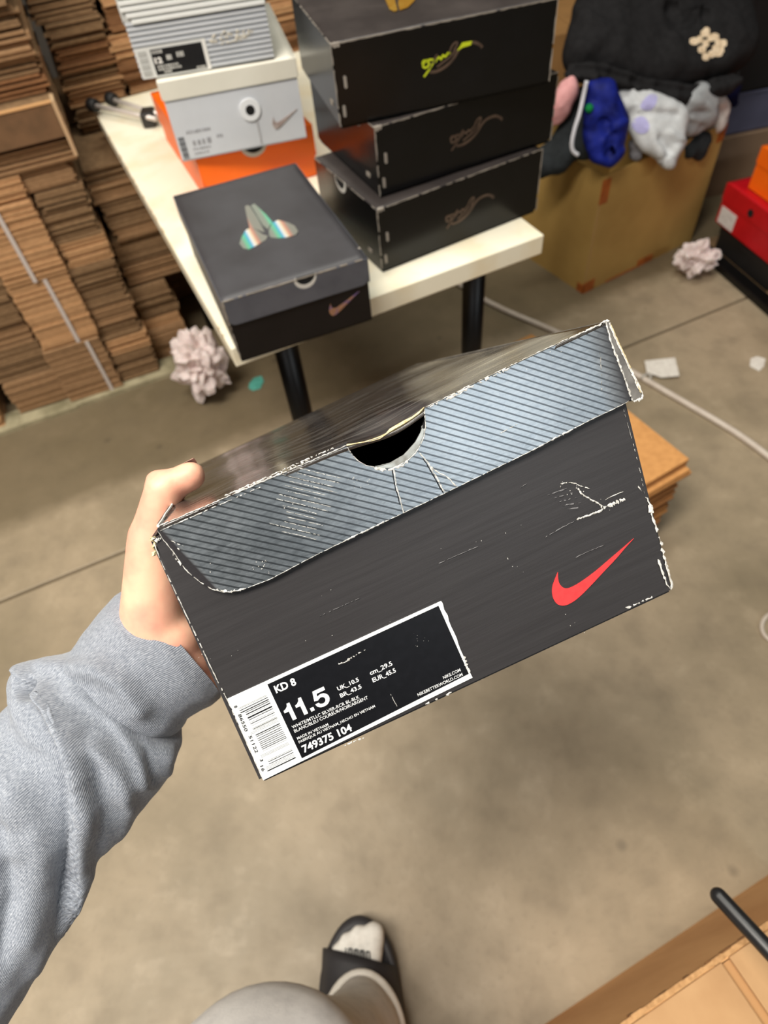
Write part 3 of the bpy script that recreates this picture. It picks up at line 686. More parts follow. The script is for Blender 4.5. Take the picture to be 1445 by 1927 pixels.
def loft(name, st, m, parent, n=72, sub=10, folds=None, thick=.78, inner=None, seed=0, wob=.0012, near_edge=.0):
    """st: (left px, right px, depth) outline stations of a sleeve seen from the front"""
    Ls = catmull([Vector((a[0], a[1], 0)) for a, _, _ in st], sub); Rs = catmull([Vector((b_[0], b_[1], 0)) for _, b_, _ in st], sub)
    Ds = catmull([Vector((d, 0, 0)) for _, _, d in st], sub)
    bm = bmesh.new(); uvl = bm.loops.layers.uv.new('UVMap'); rings = []; arc = 0; prevc = None; ts = []
    back = (CAM_R @ Vector((0, 0, 1)))
    NS = len(Ls)
    for si, (l, r, d) in enumerate(zip(Ls, Rs, Ds)):
        jn = min(si + 1, NS - 1); im = max(jn - 1, 0)
        ahead = ((at_depth(Ls[im].x, Ls[im].y, Ds[im].x) + at_depth(Rs[im].x, Rs[im].y, Ds[im].x)) - (at_depth(Ls[jn].x, Ls[jn].y, Ds[jn].x) + at_depth(Rs[jn].x, Rs[jn].y, Ds[jn].x))).normalized() * near_edge * max(0, 1 - si / (NS * .9))
        a, c = at_depth(l.x, l.y, d.x), at_depth(r.x, r.y, d.x); ctr = (a + c) / 2; hv = (c - a) / 2; hw = hv.length
        if prevc is not None: arc += (ctr - prevc).length
        prevc = ctr; ts.append(arc); ring = []
        for k in range(n):
            th = 2 * math.pi * k / n; p = ctr + hv * math.cos(th) + back * (hw * thick * math.sin(th)) + ahead * (max(0, math.sin(th)) ** .8)
            nrm = (hv.normalized() * math.cos(th) + back * math.sin(th)).normalized()
            q = to_px(p); dd = 0
            if folds and math.sin(th) > -.2:
                fade = min(1, max(0, math.sin(th) + .2) * 2)
                for pl, kind, h, reach in folds:
                    ds, sd, tt_ = pl_dist(q, pl)
                    if ds > reach * 2.2: continue
                    if kind == 'ridge': dd += h * fade * math.exp(-(ds / reach) ** 2)
                    else: dd += h * fade * max(0, min(1, 8 * tt_ + .35, 5 * (1 - tt_))) * (math.exp(-(ds / reach) ** 2) if sd < 0 else -.45 * math.exp(-(ds / (reach * .28)) ** 2) + math.exp(-(ds / 5) ** 2))
            dd += wob * mnoise.noise(Vector((p.x * 45, p.y * 45, p.z * 45 + seed))) + wob * .6 * mnoise.noise(Vector((p.x * 110, p.y * 110, p.z * 110 + seed)))
            ring.append(bm.verts.new(p + nrm * dd - person.location))
        rings.append(ring)
    for i in range(len(rings) - 1):
        for k in range(n):
            j = (k + 1) % n; f = bm.faces.new((rings[i][k], rings[i + 1][k], rings[i + 1][j], rings[i][j]))
            for lp, (uu, vv) in zip(f.loops, ((k / n, ts[i]), (k / n, ts[i + 1]), ((k + 1) / n, ts[i + 1]), ((k + 1) / n, ts[i]))): lp[uvl].uv = (uu, vv * 2.2)
    bmesh.ops.recalc_face_normals(bm, faces=bm.faces[:])
    o = obj(name, bm, m, parent, True)
    s = o.modifiers.new('t', 'SOLIDIFY'); s.thickness = .003; s.offset = -1
    return o
sleeve = loft('sweatshirt_sleeve', [((172, 1206), (318, 1362), .412), ((118, 1232), (337, 1396), .408), ((66, 1244), (331, 1424), .402), ((36, 1270), (318, 1458), .398), ((36, 1306), (286, 1502), .394), ((0, 1345), (240, 1552), .388), ((-60, 1420), (180, 1612), .380), ((-110, 1520), (140, 1682), .372), ((-160, 1650), (92, 1790), .362), ((-210, 1780), (25, 1912), .352), ((-270, 1930), (-60, 2060), .342)],
              M_KNIT, person, folds=FOLDS, sub=14, n=110, seed=3, thick=.88)
# the bunched roll of cloth where the sleeve meets the cuff
roll = [(38, 1300), (34, 1280), (44, 1264), (70, 1255), (110, 1252), (150, 1250), (190, 1256)]
cuff = loft('cuff', [((227, 1114), (411, 1318), .424), ((213, 1124), (398, 1328), .421), ((196, 1144), (376, 1338), .417), ((170, 1180), (352, 1354), .412), ((150, 1208), (340, 1374), .410), ((134, 1236), (316, 1386), .409)], M_RIB, sleeve, folds=FOLDS[3:4], sub=12, n=110, seed=9, wob=.0008, near_edge=.021, thick=.92)
cuff.parent = person; cuff.name = 'sleeve_cuff'

# trouser leg, sock and slide
M_PANTS = mat('grey_fleece_trousers', (222, 219, 215), .95, vary=(60, (206, 203, 200), .4, .7), bump=(500, .3), kind='Position', spec=.1)
M_HEM = mat('trouser_hem', (244, 238, 228), .9, vary=(80, (232, 226, 214), .4, .7), bump=(400, .2), kind='Position')
M_FOAM = mat('black_foam', (52, 50, 52), .6, vary=(30, (44, 42, 44), .4, .7), bump=(600, .12))
M_SOCK = mat('white_sock', (236, 232, 224), .9, vary=(120, (222, 218, 210), .4, .7), bump=(500, .3))
def ring_loft(name, rings, m, parent, n=40, thick=.004, wob=.003, seed=0):
    bm = bmesh.new(); rr = []
    C_ = catmull([Vector(r[0]) for r in rings], 6); X_ = catmull([Vector((r[1], r[2], r[3])) for r in rings], 6)
    for c, x in zip(C_, X_):
        ring = []
        for k in range(n):
            th = 2 * math.pi * k / n; tilt = x.z
            p = c + Vector((x.x * math.cos(th), x.y * math.sin(th), tilt * math.sin(th)))
            p += (p - c).normalized() * wob * mnoise.noise(p * 18 + Vector((seed, 0, 0)))
            ring.append(bm.verts.new(p - person.location))
        rr.append(ring)
    for i in range(len(rr) - 1):
        for k in range(n):
            j = (k + 1) % n; bm.faces.new((rr[i][k], rr[i][j], rr[i + 1][j], rr[i + 1][k]))
    bmesh.ops.recalc_face_normals(bm, faces=bm.faces[:])
    o = obj(name, bm, m, parent, True); s = o.modifiers.new('t', 'SOLIDIFY'); s.thickness = thick; s.offset = -1
    return o
pants = ring_loft('sweatpants', [((-.128, -.024, .114), .058, .082, -.002), ((-.130, -.024, .14), .060, .076, -.002), ((-.145, -.040, .23), .068, .074, 0), ((-.178, -.066, .36), .098, .100, .01), ((-.200, -.076, .45), .118, .116, .03), ((-.22, -.19, .52), .11, .10, .09), ((-.16, -.30, .66), .11, .10, .10)], M_PANTS, person, wob=.005, seed=2)
hem = bmesh.new(); add_tube(hem, [Vector((-.128 + .0605 * math.cos(a), -.024 + .0855 * math.sin(a), .1125 - .002 * math.sin(a))) - person.location for a in [2 * math.pi * k / 40 for k in range(41)]], .0055, 8, False)
obj('hem', hem, M_HEM, pants, True)
ft = Vector((-.135, -.02, 0)) - person.location                       # foot centre, x right, y forward
out = catmull([(x, y) for x, y in ((.0, .165), (.030, .155), (.055, .122), (.064, .07), (.060, .0), (.050, -.08), (.040, -.135), (.0, -.155), (-.04, -.135), (-.052, -.08), (-.064, .0), (-.068, .06), (-.056, .112), (-.030, .150))], 4, True)
def sole_bm():
    bm = bmesh.new(); prof = ((.96, 0), (1.0, .008), (1.0, .030), (.97, .040), (.90, .042), (.84, .036), (.80, .030)); rr = []
    for s, z in prof: rr.append([bm.verts.new(Vector((p.x * s, p.y * s, z + (.012 * max(0, p.y / .16) ** 2 if z > .01 else 0))) + ft) for p in out])
    n = len(out)
    for i in range(len(rr) - 1):
        for k in range(n): bm.faces.new((rr[i][k], rr[i][(k + 1) % n], rr[i + 1][(k + 1) % n], rr[i + 1][k]))
    bm.faces.new(rr[-1]); bm.faces.new(rr[0][::-1]); bmesh.ops.recalc_face_normals(bm, faces=bm.faces[:]); return bm
slide = obj('slide_sandal', sole_bm(), M_FOAM, person, True); slide['label'] = 'black foam slide'
bm = bmesh.new(); rr = []
for j in range(9):
    y = .106 - j * .0155; t = j / 8; hx = .0615 + .005 * min(1, j / 4); row = []
    for k in range(25):
        th = math.pi * k / 24; row.append(bm.verts.new(ft + Vector((hx * math.cos(th) - .002 + .004 * (1 - t), y - .020 * math.cos(th) * (1 - t) + .012 * math.sin(th) * t, .016 + (.064 + .014 * t) * math.sin(th) ** .75))))
    rr.append(row)
for j in range(8):
    for k in range(24): bm.faces.new((rr[j][k], rr[j][k + 1], rr[j + 1][k + 1], rr[j + 1][k]))
bmesh.ops.recalc_face_normals(bm, faces=bm.faces[:])
strap = obj('strap', bm, M_FOAM, slide, True); s = strap.modifiers.new('t', 'SOLIDIFY'); s.thickness = .009; s.offset = -1
toes = [((.030, .134), .0185), ((.006, .136), .0145), ((-.014, .128), .014), ((-.029, .116), .0130), ((-.037, .102), .0110)]
fs = []
for (x, y), r in toes: fs.append((ft + Vector((x, y, .054)), ft + Vector((x * .62, y - .062, .046)), r, r * .85))
fs += [(ft + Vector((.012, .05, .050)), ft + Vector((.0, -.05, .064)), .022, .028), (ft + Vector((-.02, .05, .048)), ft + Vector((-.004, -.06, .062)), .021, .028), (ft + Vector((0, -.055, .070)), ft + Vector((0, -.03, .22)), .032, .036), (ft + Vector((0, -.06, .06)), ft + Vector((0, -.115, .06)), .03, .028)]
sock = blob('sock', fs, .004, 5, M_SOCK, person)
b = bmesh.new(); rnd = random.Random(4)
for k in range(9):
    x = -.016 + k * .0048; y = .113 - k * .0012
    z = .0662 - abs(x - .012) * .10
    M = Matrix.Translation(ft + Vector((x, y, z)))
    add_box(b, -.0009, .0009, -.006 + rnd.uniform(0, .003), .006, -.004, .004, M)
    if k % 2: add_box(b, -.0005, .0045, .004, .0062, -.004, .004, M)
obj('printed_lettering', b, mat('black_print', (40, 42, 46), .8), sock)

# ------------------------------------------------------------------ table
M_TABLE = mat('cream_laminate', (246, 240, 218), .4, vary=(9, (238, 224, 190), .45, .7), bump=(200, .05))
M_TLEG = mat('black_steel', (9, 8, 8), .4, vary=(20, (13, 12, 12), .4, .7), spec=.35)
TZ = .68; TYAW = math.radians(20.9)
table = empty('table', (-.210, .867, 0), TYAW, 'narrow cream topped table on black legs, shoe boxes standing on it', 'table')
obj('tabletop', boxmesh(0, .597, 0, 1.148, TZ - .037, TZ, .002), M_TABLE, table)
for x, y in ((.105, .075), (.50, .075), (.105, 1.07), (.50, 1.07)):
    b = bmesh.new(); add_tube(b, [(x, y, 0), (x, y, TZ - .045)], [.0195, .0225], 20); add_box(b, x - .045, x + .045, y - .045, y + .045, TZ - .045, TZ - .037)
    obj('leg', b, M_TLEG, table, True)
b = bmesh.new(); ed = random.Random(2)
for k in range(14):
    x = ed.uniform(.0, .2); add_box(b, -.0008, .0012, x * 5.5, x * 5.5 + ed.uniform(.004, .02), TZ - .006, TZ + .0006)
obj('chipped_edge', b, mat('chipboard', (176, 150, 112), .9), table)

# ------------------------------------------------------------------ shoe boxes
def wear_line(bm, a, b_, wd, n1, n2, seed, gaps=.25, jit=.6):
    """ragged pale crease along an edge a-b, lying on the two faces with normals n1, n2"""
    rnd = random.Random(seed); a, b_ = Vector(a), Vector(b_); n1, n2 = Vector(n1), Vector(n2); L = (b_ - a).length; n = max(6, int(L / .006)); prev = None
    for i in range(n + 1):
        p = a.lerp(b_, i / n); w1, w2 = wd * rnd.uniform(1 - jit, 1 + jit), wd * rnd.uniform(1 - jit, 1 + jit)
        cur = [bm.verts.new(q) for q in (p - n2 * w1 + n1 * .0004, p + (n1 + n2) * .0006, p - n1 * w2 + n2 * .0004)]
        if prev and rnd.random() > gaps:
            bm.faces.new((prev[0], cur[0], cur[1], prev[1])); bm.faces.new((prev[1], cur[1], cur[2], prev[2]))
        prev = cur
def arc_pts(cx, cz, r, a0, a1, n=14): return [(cx + r * math.cos(a0 + (a1 - a0) * k / n), cz + r * math.sin(a0 + (a1 - a0) * k / n)) for k in range(n + 1)]
def round_rect(x0, x1, z0, z1, r, notch_c=None, nr=0):
    """panel outline with rounded lower corners and an optional finger notch in its upper edge"""
    p = arc_pts(x0 + r, z0 + r, r, math.pi, 1.5 * math.pi, 6) + arc_pts(x1 - r, z0 + r, r, 1.5 * math.pi, 2 * math.pi, 6) + [(x1, z1)]
    if notch_c is not None: p += arc_pts(notch_c, z1, nr, 0, -math.pi, 14)
    return p + [(x0, z1)]
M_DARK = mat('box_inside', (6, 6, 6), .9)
def make_box(label, loc, yaw, w, d, h, lid_h, m_body, m_lid, m_top=None, name='shoe_box', group=None, front_notch=None, side_notch=None, r=.012, o=.0016, lidgap=0):
    t = empty(name, loc, yaw, label, 'box', group)
    bd = bmesh.new(); bi = .0025
    for (x0, x1, y0, y1) in ((0, w, 0, bi), (0, w, d - bi, d), (0, bi, bi, d - bi), (w - bi, w, bi, d - bi)): add_box(bd, x0, x1, y0, y1, 0, h - .004)
    add_box(bd, 0, w, 0, d, 0, bi)
    obj('box_body', bd, m_body, t)
    ld = empty('lid'); ld.parent = t
    tp = bmesh.new(); nx, ny = 20, 20; g = []
    for i in range(nx + 1):
        g.append([tp.verts.new((-o + (w + 2 * o) * i / nx, -o + (d + 2 * o) * j / ny, h + .0012 * mnoise.noise(Vector((i * .25 + loc[0] * 9, j * .25, loc[2] * 7))) * (0 if i in (0, nx) or j in (0, ny) else 1))) for j in range(ny + 1)])
    for i in range(nx):
        for j in range(ny): tp.faces.new((g[i][j], g[i + 1][j], g[i + 1][j + 1], g[i][j + 1]))
    tpo = obj('top_panel', tp, m_top or m_lid, ld, True); sm = tpo.modifiers.new('t', 'SOLIDIFY'); sm.thickness = .0018; sm.offset = -1
    fr = round_rect(-o, w + o, h - lid_h, h - .0005, r, front_notch[0] if front_notch else None, front_notch[1] if front_notch else 0)
    ff = obj('front_flap', prism(fr, -o - .0012, -o + .0004, lambda x, z, q: (x, q, z)), m_lid, ld)
    obj('back_flap', prism(round_rect(-o, w + o, h - lid_h, h - .0005, r), d + o - .0004, d + o + .0012, lambda x, z, q: (x, q, z)), m_lid, ld)
    sd = round_rect(-o, d + o, h - lid_h, h - .0005, .004, side_notch[0] if side_notch else None, side_notch[1] if side_notch else 0)
    obj('side_flap', prism(sd, -o - .0012, -o + .0004, lambda y, z, q: (q, y, z)), m_lid, ld)
    obj('side_flap', prism(round_rect(-o, d + o, h - lid_h, h - .0005, .004), w + o - .0004, w + o + .0012, lambda y, z, q: (q, y, z)), m_lid, ld)
    if front_notch:
        c, nr = front_notch
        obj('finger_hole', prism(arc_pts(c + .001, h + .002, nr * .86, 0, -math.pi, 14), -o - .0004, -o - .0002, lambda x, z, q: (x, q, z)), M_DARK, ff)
        rim = arc_pts(c, h - .0006, nr * 1.0, -math.pi, 0, 14) + arc_pts(c + .001, h + .003, nr * .86, 0, -math.pi, 14)
        obj('hole_rim', prism(rim, -o - .0011, -o - .0002, lambda x, z, q: (x, q, z)), mat('pale_board', (196, 192, 184), .8), ff)
    if side_notch:
        c, nr = side_notch
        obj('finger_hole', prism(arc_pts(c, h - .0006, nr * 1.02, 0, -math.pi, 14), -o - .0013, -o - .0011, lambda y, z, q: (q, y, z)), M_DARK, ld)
        obj('hole_rim', prism(arc_pts(c, h - .0006, nr * 1.02, -math.pi, 0, 14) + arc_pts(c + .003, h + .003, nr * .9, 0, -math.pi, 14), -o - .0018, -o - .0012, lambda y, z, q: (q, y, z)), mat('pale_board', (196, 192, 184), .8), ld)
    return t, ld
M_MATTE = mat('charcoal_lid_top', (66, 65, 68), .5, vary=(12, (56, 54, 56), .35, .7), bump=(60, .08))
M_SLATE = mat('slate_lid_front', (98, 102, 112), .35, metal=.35, vary=(20, (86, 90, 100), .4, .7))
M_BLKFACE = mat('black_box_face', (17, 14, 14), .5, vary=(20, (21, 18, 18), .4, .7), spec=.3)
M_GLOSS = mat('black_gloss_print', (9, 9, 10), .24, vary=(16, (13, 13, 15), .4, .7), bump=(14, .10, .002), spec=.35)
M_GLOSSTOP = mat('black_scuffed_top', (52, 47, 46), .38, vary=(10, (70, 64, 62), .4, .7), bump=(30, .12))
M_PALEWEAR = mat('pale_wear', (150, 142, 132), .7, vary=(60, (130, 122, 112), .4, .7))
def swoosh_pts(x, z, L, ang=0.0):
    """check mark outline, lower-left body at the left, L long"""
    raw = catmull([Vector(p) for p in ((1.0, .56), (.80, .42), (.55, .24), (.33, .09), (.20, .015), (.09, .0), (.02, .08), (.0, .19), (.03, .31), (.07, .42))], 3) + catmull([Vector(p) for p in ((.07, .38), (.10, .28), (.16, .23), (.25, .23), (.45, .31), (.75, .45))], 3)
    ca, sa = math.cos(ang), math.sin(ang)
    return [(x + L * (p.x * ca - p.y * sa), z + L * (p.x * sa + p.y * ca)) for p in raw]
HOLO_PHASE = .922
def holo():
    m = bpy.data.materials.new('holographic_foil'); m.use_nodes = True; t = NT(m)
    sx = t.add('ShaderNodeSeparateXYZ'); t.link(t.coord('Object'), sx.inputs[0])
    ph = t.math('ADD', t.math('MULTIPLY', sx.outputs['X'], 19.656), t.math('MULTIPLY', sx.outputs['Y'], -.043))
    f = t.math('FRACT', t.math('ADD', ph, HOLO_PHASE))
    cr = t.n.new('ShaderNodeValToRGB'); t.link(f, cr.inputs[0]); e = cr.color_ramp.elements
    cols = [(0, (150, 156, 146)), (.22, (160, 168, 156)), (.34, (120, 214, 170)), (.45, (96, 196, 236)), (.52, (252, 252, 255)), (.60, (250, 236, 200)), (.67, (226, 160, 140)), (.78, (158, 158, 148))]
    e[0].position, e[0].color = cols[0][0], lin(cols[0][1]); e[1].position, e[1].color = cols[-1][0], lin(cols[-1][1])
    for p, c in cols[1:-1]:
        q = e.new(p); q.color = lin(c)
    t.link(cr.outputs[0], t.b.inputs['Base Color']); t.b.inputs['Metallic'].default_value = .55; t.b.inputs['Roughness'].default_value = .35
    return m
M_HOLO = holo()
M_COPPER = mat('copper_foil', (110, 92, 80), .4, metal=.5, vary=(40, (84, 70, 62), .4, .7))
M_GREY_FOIL = mat('grey_foil', (96, 88, 84), .4, metal=.4)
M_LIME = mat('lime_foil', (206, 222, 44), .4, metal=.2)
M_GOLD = mat('gold_foil', (226, 164, 58), .3, metal=.7, vary=(50, (240, 196, 90), .4, .7))

def inv_pt(root, p):
    M = Matrix.Translation(root.location) @ Matrix.Rotation(root.rotation_euler.z, 4, 'Z')
    return M.inverted() @ Vector(p)
# ---- box with the holographic emblem
w_, d_, h_ = .221, .346, .110
boxA, lidA = make_box('charcoal shoe box with rainbow foil emblem on its lid, front left on the table', (-.191, .833, TZ), math.radians(17), w_, d_, h_, .042, M_BLKFACE, M_SLATE, M_MATTE, front_notch=(.124, .0175))
E_ = lambda x, y: inv_pt(boxA, at_z(440 + x / 10.32, 370 + y / 10.32, TZ + h_ + .0004)).to_2d()
for q in (((215, 200), (260, 175), (310, 190), (470, 430), (600, 690), (560, 690), (440, 640), (310, 620), (250, 380)),
          ((330, 180), (400, 145), (450, 190), (620, 350), (750, 500), (700, 570), (660, 640), (560, 560), (430, 340)),
          ((300, 620), (440, 650), (560, 740), (660, 770), (620, 850), (430, 960), (300, 1030), (180, 1010), (110, 920), (150, 800), (230, 660)),
          ((680, 660), (740, 520), (860, 460), (1050, 510), (1180, 570), (1250, 680), (1200, 750), (1000, 800), (850, 810), (720, 800), (690, 760))):
    obj('emblem', prism([E_(*p) for p in q], h_ + .0004, h_ + .0012), M_HOLO, lidA)
obj('check_logo', prism(swoosh_pts(.152, .031, .052, -.03), -.0012, -.0004, lambda x, z, q: (x, q, z)), mat('bronze_foil', (168, 128, 100), .35, metal=.4, vary=(60, (126, 104, 150), .5, .6)), boxA)
b = bmesh.new(); hh = h_ + .0004
wear_line(b, (-.0016, -.0028, hh), (w_, -.0028, hh), .0011, (0, -1, 0), (0, 0, 1), 1, .2); wear_line(b, (-.0028, -.0028, hh - .04), (-.0028, -.0028, hh), .002, (-1, 0, 0), (0, -1, 0), 2, .1); wear_line(b, (-.0005, 0, .01), (-.0005, 0, .066), .0012, (-1, 0, 0), (0, -1, 0), 3, .4)
wear_line(b, (w_ + .002, -.002, hh - .012), (w_ + .002, .03, hh), .002, (0, 0, 1), (1, 0, 0), 4, .1)
obj('edge_wear', b, M_PALEWEAR, lidA)

# ---- three black signature boxes, long side forward
def signature(root, x, z, L, m1, m2=None):
    """a flourished signature as thin raised foil strokes on the front"""
    S = [[(.0, .22), (.02, .27), (.08, .26), (.11, .19), (.05, .15), (.01, .19), (.04, .25), (.12, .27), (.19, .24), (.12, .12), (.02, .0)], [(.11, .12), (.18, .24), (.24, .33), (.22, .25), (.19, .19)], [(.21, .21), (.27, .28), (.31, .24), (.34, .30), (.38, .27), (.43, .32), (.46, .30)],
         [(.44, .30), (.49, .42), (.55, .47), (.58, .44), (.52, .34)], [(.12, .06), (.24, .05), (.38, .10), (.50, .19), (.60, .33), (.70, .40), (.84, .41), (.94, .36), (1.0, .29)], [(.24, .12), (.34, .18), (.46, .25), (.56, .36)]]
    for i, st_ in enumerate(S):
        b_ = bmesh.new(); pts = [Vector((x + p[0] * L, -.0034, z + p[1] * L * .8)) for p in st_]
        pts = catmull(pts, 5)
        prev = None
        for k, p in enumerate(pts):
            a, c = pts[max(k - 1, 0)], pts[min(k + 1, len(pts) - 1)]; d = (c - a).normalized(); nn = Vector((-d.z, 0, d.x)) * L * (.022 if i == 4 else .015)
            cur = [b_.verts.new(p + nn), b_.verts.new(p - nn)]
            if prev: b_.faces.new((prev[0], prev[1], cur[1], cur[0]))
            prev = cur
        obj('signature', b_, m2 if (m2 and i in (0, 2)) else m1, root)
    if m2:
        obj('signature', prism([(x + L * .58, z + L * .26), (x + L * .66, z + L * .29), (x + L * .80, z + L * .30), (x + L * .82, z + L * .35), (x + L * .66, z + L * .355)], -.0042, -.0034, lambda a, c, q: (a, q, c)), m2, root)
def black_box(label, loc, yaw, w, d, h, seed, mtop, sig, m1, m2=None, notch=None):
    t, ld = make_box(label, loc, yaw, w, d, h, h - .006, M_GLOSS, M_GLOSS, mtop, group='stack of black signature boxes', side_notch=notch, r=.003)
    b_ = bmesh.new(); o = .0028; hz = h + .0004
    wear_line(b_, (-o, -o, hz), (w + o, -o, hz), .0009, (0, -1, 0), (0, 0, 1), seed, .15); wear_line(b_, (-o, -o, .004), (-o, -o, hz), .0012, (-1, 0, 0), (0, -1, 0), seed + 1, .06)
    wear_line(b_, (w + o, -o, .004), (w + o, -o, hz), .0012, (0, -1, 0), (1, 0, 0), seed + 2, .06); wear_line(b_, (-o, -o, hz), (-o, d, hz), .0007, (0, 0, 1), (-1, 0, 0), seed + 3, .3)
    wear_line(b_, (-o, -o, hz), (.010, -o, hz), .004, (0, -1, 0), (0, 0, 1), seed + 4, 0)
    obj('edge_wear', b_, M_PALEWEAR, ld)
    for zz, xx in ((h * .56, .010), (h * .22, .004)):
        b_ = bmesh.new(); add_box(b_, xx, xx + .0045, -o - .0012, -o + .0002, zz - .008, zz + .008, bev=.0015)
        obj('corner_tab', b_, M_PALEWEAR, ld)
    b_ = bmesh.new(); add_box(b_, -o - .0012, -o + .0002, .028, .042, h * .2, h * .2 + .007, bev=.0015); obj('corner_tab', b_, M_PALEWEAR, ld)
    signature(ld, *sig, m1, m2)
    return t, ld
c1, _ = black_box('black signature shoe box at the bottom of the stack of three', (.051, 1.027, TZ), math.radians(24.1), .325, .226, .113, 11, M_GLOSSTOP, (.128, .037, .100), M_COPPER, None, (.125, .020))
c2, _ = black_box('black signature shoe box in the middle of the stack of three', (.060, 1.062, TZ + .1136), math.radians(21.1), .328, .25, .108, 31, M_GLOSSTOP, (.129, .040, .098), M_COPPER, None, (.06, .016))
c3, lid3 = black_box('topmost black box of the stack with lime green signature and gold emblem', (.010, 1.070, TZ + .2222), math.radians(11.8), .337, .25, .110, 51, M_GLOSSTOP, (.130, .047, .094), M_COPPER, M_LIME)
b = bmesh.new()
for q in (((728, -60), (748, 20), (742, 22), (733, 18), (725, 0), (718, -30)), ((748, -60), (790, -20), (780, 2), (768, 14), (752, 20), (749, 8), (751, -10))):
    P_ = [inv_pt(c3, at_z(x, y, TZ + .3328)).to_2d() for x, y in q]
    obj('emblem', prism(P_, .1106, .1114), M_GOLD, lid3)

# ---- orange, white and grey boxes at the back left
ORX, ORYAW = (-.270, 1.332, TZ), math.radians(20.0)
M_ORANGE = mat('orange_board', (255, 112, 14), .45, vary=(12, (252, 104, 10), .4, .7))
orange, _ = make_box('bright orange shoe box under the white box on the table', ORX, ORYAW, .236, .37, .0995, .060, M_ORANGE, M_ORANGE, front_notch=(.114, .029), r=.016)
M_WHT = mat('white_card', (206, 209, 214), .45, vary=(10, (198, 201, 206), .4, .7))
M_IVORY = mat('ivory_lid', (226, 222, 208), .5, vary=(10, (218, 214, 200), .4, .7))
ww, wd, wh = .240, .33, .134
white, lidw = make_box('white shoe box with a round grommet hole, between the orange and grey boxes', (-.294, 1.315, TZ + .1005), math.radians(8.6), ww, wd, wh, .030, M_WHT, M_IVORY, r=.004)
fy = -.0012
obj('grommet', prism(arc_pts(.145, .066, .0185, 0, 2 * math.pi, 28)[:-1], fy - .002, fy + .002, lambda x, z, q: (x, q, z)), mat('white_ring', (232, 234, 236), .4), white)
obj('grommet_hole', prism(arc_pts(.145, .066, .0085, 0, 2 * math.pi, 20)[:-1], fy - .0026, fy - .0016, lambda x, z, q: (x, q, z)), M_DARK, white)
obj('check_logo', prism(swoosh_pts(.180, .026, .050, -.02), fy - .0004, fy + .001, lambda x, z, q: (x, q, z)), mat('bronze_print', (150, 132, 126), .5, vary=(60, (186, 176, 172), .4, .7)), white)
obj('creased_slit', boxmesh(.151, .1545, -.0012, .0006, .006, .046), mat('grey_crease', (172, 172, 174), .6), white)
M_GINK = mat('grey_print', (150, 150, 154), .6)
b = bmesh.new()
for k in range(12): add_box(b, .004, .015, -.0006, .0004, .004 + k * .0032, .0056 + k * .0032 + (.001 if k % 3 else 0))
obj('barcode', b, mat('barcode_grey', (110, 112, 116), .6), white)
for x, z, L, hgt, n in ((.022, .045, .046, .006, 9), (.028, .024, .036, .010, 4), (.074, .030, .012, .006, 3), (.026, .016, .034, .004, 8), (.026, .008, .028, .004, 7)):
    b = bmesh.new(); rnd = random.Random(n)
    for k in range(n):
        add_box(b, x + L * k / n, x + L * (k + rnd.uniform(.5, .85)) / n, -.0006, .0004, z, z + hgt * rnd.uniform(.8, 1))
    obj('lettering', b, M_GINK, white)
gw, gd, gh = .231, .33, .118
gz = TZ + .1005 + wh + .0016
M_GREYBOX = mat('light_grey_card', (160, 163, 168), .4, vary=(10, (178, 181, 186), .4, .7))
M_GREYLID = mat('pale_ribbed_lid', (176, 176, 172), .4, vary=(10, (204, 205, 203), .4, .7))
grey, lidg = make_box('light grey ribbed shoe box with black size label, topmost at the back of the table', (-.321, 1.330, gz), math.radians(5.8), gw, gd, gh, .038, M_GREYBOX, M_GREYLID, r=.010)
b = bmesh.new()
for k in range(11): add_box(b, -.0006, gw + .0006, -.0032, .001, .003 + k * .0075, .0076 + k * .0075, bev=.0005)
ribs = obj('rib_lines', b, mat('light_grey_rib', (200, 203, 207), .4, vary=(10, (192, 195, 199), .4, .7)), grey); ribs['kind'] = 'stuff'
b = bmesh.new()
for k in range(5): add_box(b, .0 if k > 1 else .012 - k * .006, gw + .001, -.0068, -.002, gh - .0378 + k * .0088, gh - .0322 + k * .0088, bev=.0006)
ribs = obj('rib_lines', b, mat('white_rib', (232, 233, 230), .4, vary=(10, (224, 225, 222), .4, .7)), lidg); ribs['kind'] = 'stuff'
lab = obj('size_sticker', boxmesh(.001, .121, -.0034, -.0018, .001, .046), mat('sticker_pale', (214, 214, 210), .5), grey)
obj('black_panel', boxmesh(.026, .114, -.0040, -.0034, .004, .042), M_INK, lab)
obj('sticker_fold', boxmesh(.114, .1205, -.0042, -.0034, .001, .046), mat('sticker_shine', (230, 228, 222), .35), lab)
b = bmesh.new()
for k in range(4): add_box(b, .005, .019, -.0042, -.0034, .006 + k * .0095, .013 + k * .0095)
obj('barcode', b, mat('barcode_pale', (176, 176, 172), .6), lab)
M_LTX = mat('pale_lettering', (190, 188, 182), .6)
text_obj('lettering', '12', mat('pale_bold', (236, 232, 226), .6), lab, (.029, -.0044, .0215), (1, 0, 0), (0, 0, 1), .013, .0085, .05)
for x, z, L, hgt, n in ((.028, .0355, .018, .0048, 4), (.050, .024, .011, .0075, 2), (.068, .026, .014, .0075, 3), (.031, .015, .036, .003, 9), (.031, .0105, .040, .003, 9), (.040, .006, .014, .0032, 4), (.096, .005, .016, .003, 5)):
    b = bmesh.new(); rnd = random.Random(n + int(x * 1000))
    for k in range(n): add_box(b, x + L * k / n, x + L * (k + rnd.uniform(.55, .9)) / n, -.0044, -.0040, z, z + hgt)
    obj('lettering', b, M_LTX, lab)
b = bmesh.new(); rnd = random.Random(6)
